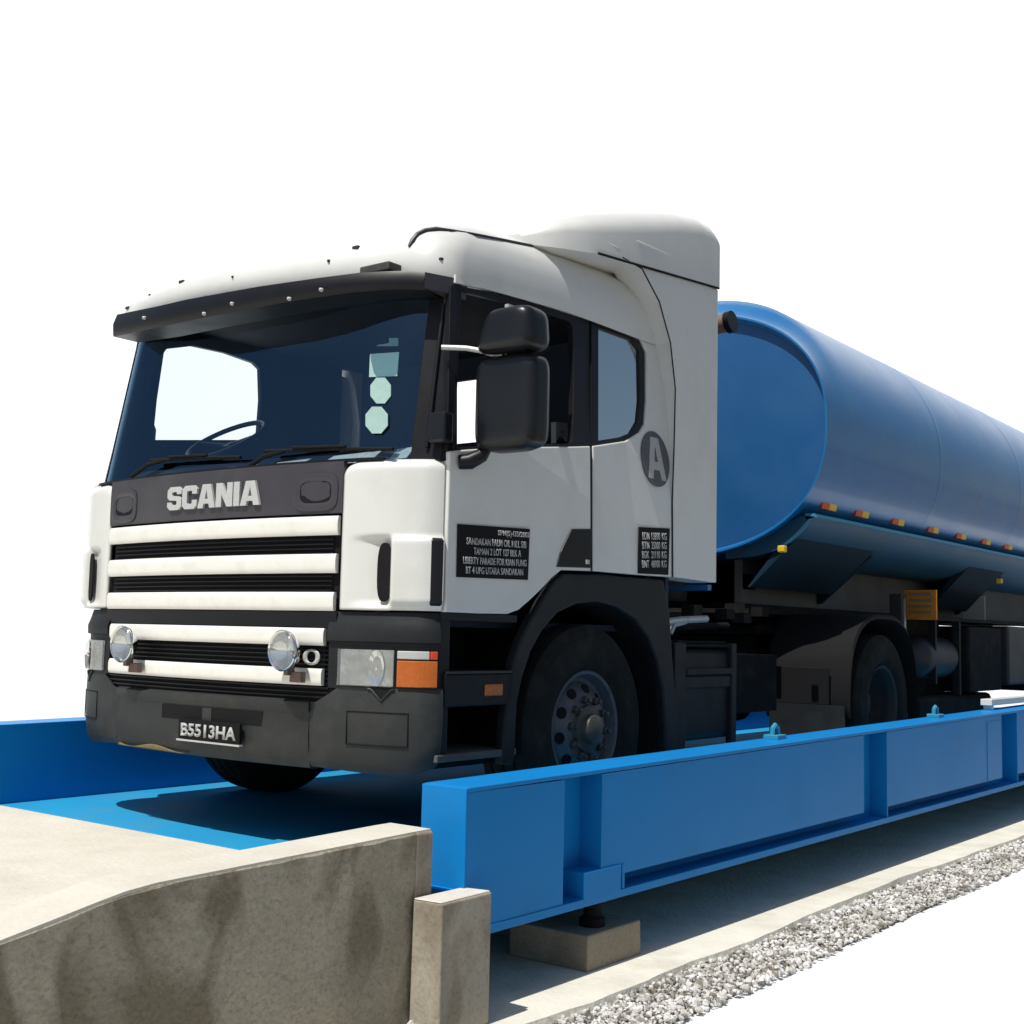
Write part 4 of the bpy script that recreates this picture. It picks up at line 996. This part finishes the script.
P_ = hit(749, 582, 0, .5); b = BM(); b.box(P_.x-.02, P_.x+.0, P_.y-.09, P_.y+.09, P_.z-.05, P_.z+.05); build('warning_label', b, 'rust', tr)
# sign board, landing leg, air cylinder, boxes
A = hit(903, 590, 1, 5.75); C_ = hit(937, 620, 1, 5.75)
b = BM(); b.box(A.x, C_.x, 5.75, 5.762, C_.z, A.z); sgn = build('warning_sign', b, 'sign', tr, bevel=.003)
b = BM()
for k in range(4): b.box(A.x+.05, C_.x-.04, 5.744, 5.7495, C_.z+.05+k*.045, C_.z+.068+k*.045)
build('sign_lettering', b, 'rust', sgn)
for sg in (1, -1):
    X = lambda a, c: sorted((sg*a, sg*c))
    b = BM(); b.box(*X(.92, 1.02), 5.56, 5.66, -.62, .36); lg = build('landing_leg', b, 'dgrey', tr, bevel=.008)
    b = BM(); b.box(*X(1.022, 1.032), 5.575, 5.60, -.02, .33); build('leg_edge', b, 'steel', lg)
    b = BM(); b.box(*X(.86, 1.08), 5.5, 5.72, -.64, -.62); build('landing_foot', b, 'under', lg)
    b = BM(); b.lathe([(.0005, -.42), (.10, -.40), (.165, -.33), (.17, -.28), (.17, .28), (.165, .33), (.10, .40), (.0005, .42)], sg*.90, 6.35, -.12, 'y', 28); at_ = build('air_tank', b, 'dgrey', tr, smooth=40)
    b = BM(); b.box(*X(1.0, 1.06), 6.16, 6.19, -.32, .20); build('tank_strap', b, 'fender', at_)
    b = BM(); b.box(*X(1.0, 1.06), 6.72, 6.76, -.42, .20); build('tank_strap', b, 'fender', at_)
    b = BM(); b.box(*X(.5, .86), 5.70, 6.84, -.55, .19); b.box(*X(.62, 1.10), 6.85, 7.72, -.40, .14); build('toolbox', b, 'under', tr, bevel=.02)
    b = BM(); b.box(*X(.62, 1.12), 7.86, 9.0, -.36, .16); build('hose_locker', b, 'dgrey', tr, bevel=.02)
    b = BM(); b.box(*X(.72, 1.05), 5.8, 7.6, -.62, -.42); build('spare_wheel_carrier', b, 'under', tr, bevel=.04)
P_ = hit(974, 609, 1, 8.27); b = BM(); b.box(P_.x-.10, P_.x+.10, 8.262, 8.285, P_.z-.12, P_.z+.12); build('data_plate', b, 'letter', tr)
b = BM(); b.box(.60, 1.10, 5.9, 8.9, .175, .20); build('side_rail', b, 'under', tr)
b = BM(); b.box(-1.1, -.62, 5.27, 9.8, -.45, .235); build('far_gap_filler', b, 'under', tr)  # added box that fills the bright sky gap below the frame
for y in (10.6, 11.8):
    copy_tree(wr_, tr, 1, (1.065, y, WZ)); copy_tree(wr_, tr, -1, (-1.065, y, WZ))
b = BM(); b.tube([(-.95, 10.6, WZ), (.95, 10.6, WZ)], .07, 10); build('trailer_axle', b, 'under', tr, smooth=40)
b = BM(); b.tube([(-.95, 11.8, WZ), (.95, 11.8, WZ)], .07, 10); build('trailer_axle', b, 'under', tr, smooth=40)
# ================================================================== LIGHT, SKY, CAMERA
SUN_EL = math.radians(63); sx_, sy_ = -.02, -1.0
sun = bpy.data.lights.new('sun', 'SUN'); sun.energy = 4.6; sun.angle = math.radians(.5); sun.color = (1, .965, .90)
so_ = bpy.data.objects.new('sun', sun); COL.objects.link(so_)
dv = Vector((sx_*math.cos(SUN_EL), sy_*math.cos(SUN_EL), math.sin(SUN_EL))).normalized()
so_.rotation_euler = dv.to_track_quat('Z', 'Y').to_euler(); so_.location = dv*30
w = bpy.data.worlds.new('World'); scene.world = w; w.use_nodes = True
N = w.node_tree.nodes; L = w.node_tree.links; bg = N['Background']; out = N['World Output']
sk_ = N.new('ShaderNodeTexSky'); sk_.sky_type = 'NISHITA'; sk_.sun_disc = False; sk_.sun_elevation = SUN_EL; sk_.sun_rotation = math.radians(180); sk_.dust_density = 1.5; sk_.air_density = 1.2
L.new(sk_.outputs[0], bg.inputs[0]); bg.inputs[1].default_value = .075
tc = N.new('ShaderNodeTexCoord'); sep = N.new('ShaderNodeSeparateXYZ'); L.new(tc.outputs['Generated'], sep.inputs[0])
def math_(op, a, b_=None, clamp=False):
    n = N.new('ShaderNodeMath'); n.operation = op; n.use_clamp = clamp
    for i, v in enumerate((a, b_)):
        if v is None: continue
        if isinstance(v, (int, float)): n.inputs[i].default_value = v
        else: L.new(v, n.inputs[i])
    return n.outputs[0]
dot = math_('ADD', math_('MULTIPLY', sep.outputs[0], -.61), math_('MULTIPLY', sep.outputs[1], .79))
ln = math_('SQRT', math_('ADD', math_('ADD', math_('MULTIPLY', sep.outputs[0], sep.outputs[0]), math_('MULTIPLY', sep.outputs[1], sep.outputs[1])), 1e-4))
cosaz = math_('DIVIDE', dot, ln)
def smooth(v, a, c):
    n = N.new('ShaderNodeMapRange'); n.interpolation_type = 'SMOOTHSTEP'; L.new(v, n.inputs[0]); n.inputs[1].default_value = a; n.inputs[2].default_value = c; return n.outputs[0]
fa = smooth(cosaz, .60, .86)
fe = math_('SUBTRACT', 1, smooth(sep.outputs[2], .50, .85))
fac = math_('MULTIPLY', fa, fe)
cb = N.new('ShaderNodeBackground'); cb.inputs[0].default_value = (1, 1, 1, 1); cb.inputs[1].default_value = 1.3     # bright overexposed cloud bank
mxs = N.new('ShaderNodeMixShader'); L.new(fac, mxs.inputs[0]); L.new(bg.outputs[0], mxs.inputs[1]); L.new(cb.outputs[0], mxs.inputs[2]); L.new(mxs.outputs[0], out.inputs[0])
cam = bpy.data.cameras.new('camera'); co = bpy.data.objects.new('camera', cam); COL.objects.link(co)
cam.sensor_width = 36; cam.lens = F/1024*36; cam.clip_start = .05; cam.clip_end = 1000
# image x axis, up axis, backward axis in world space
xr = Vector([RW[i][0] for i in range(3)]); up = -Vector([RW[i][1] for i in range(3)]); bk = -Vector([RW[i][2] for i in range(3)])
co.matrix_world = Matrix(((xr.x, up.x, bk.x, CAM.x), (xr.y, up.y, bk.y, CAM.y), (xr.z, up.z, bk.z, CAM.z), (0, 0, 0, 1)))
scene.camera = co
vs = scene.view_settings; vs.view_transform = 'Standard'; vs.look = 'None'; vs.exposure = 0; vs.gamma = 1
scene.cycles.max_bounces = 8; scene.cycles.transparent_max_bounces = 16
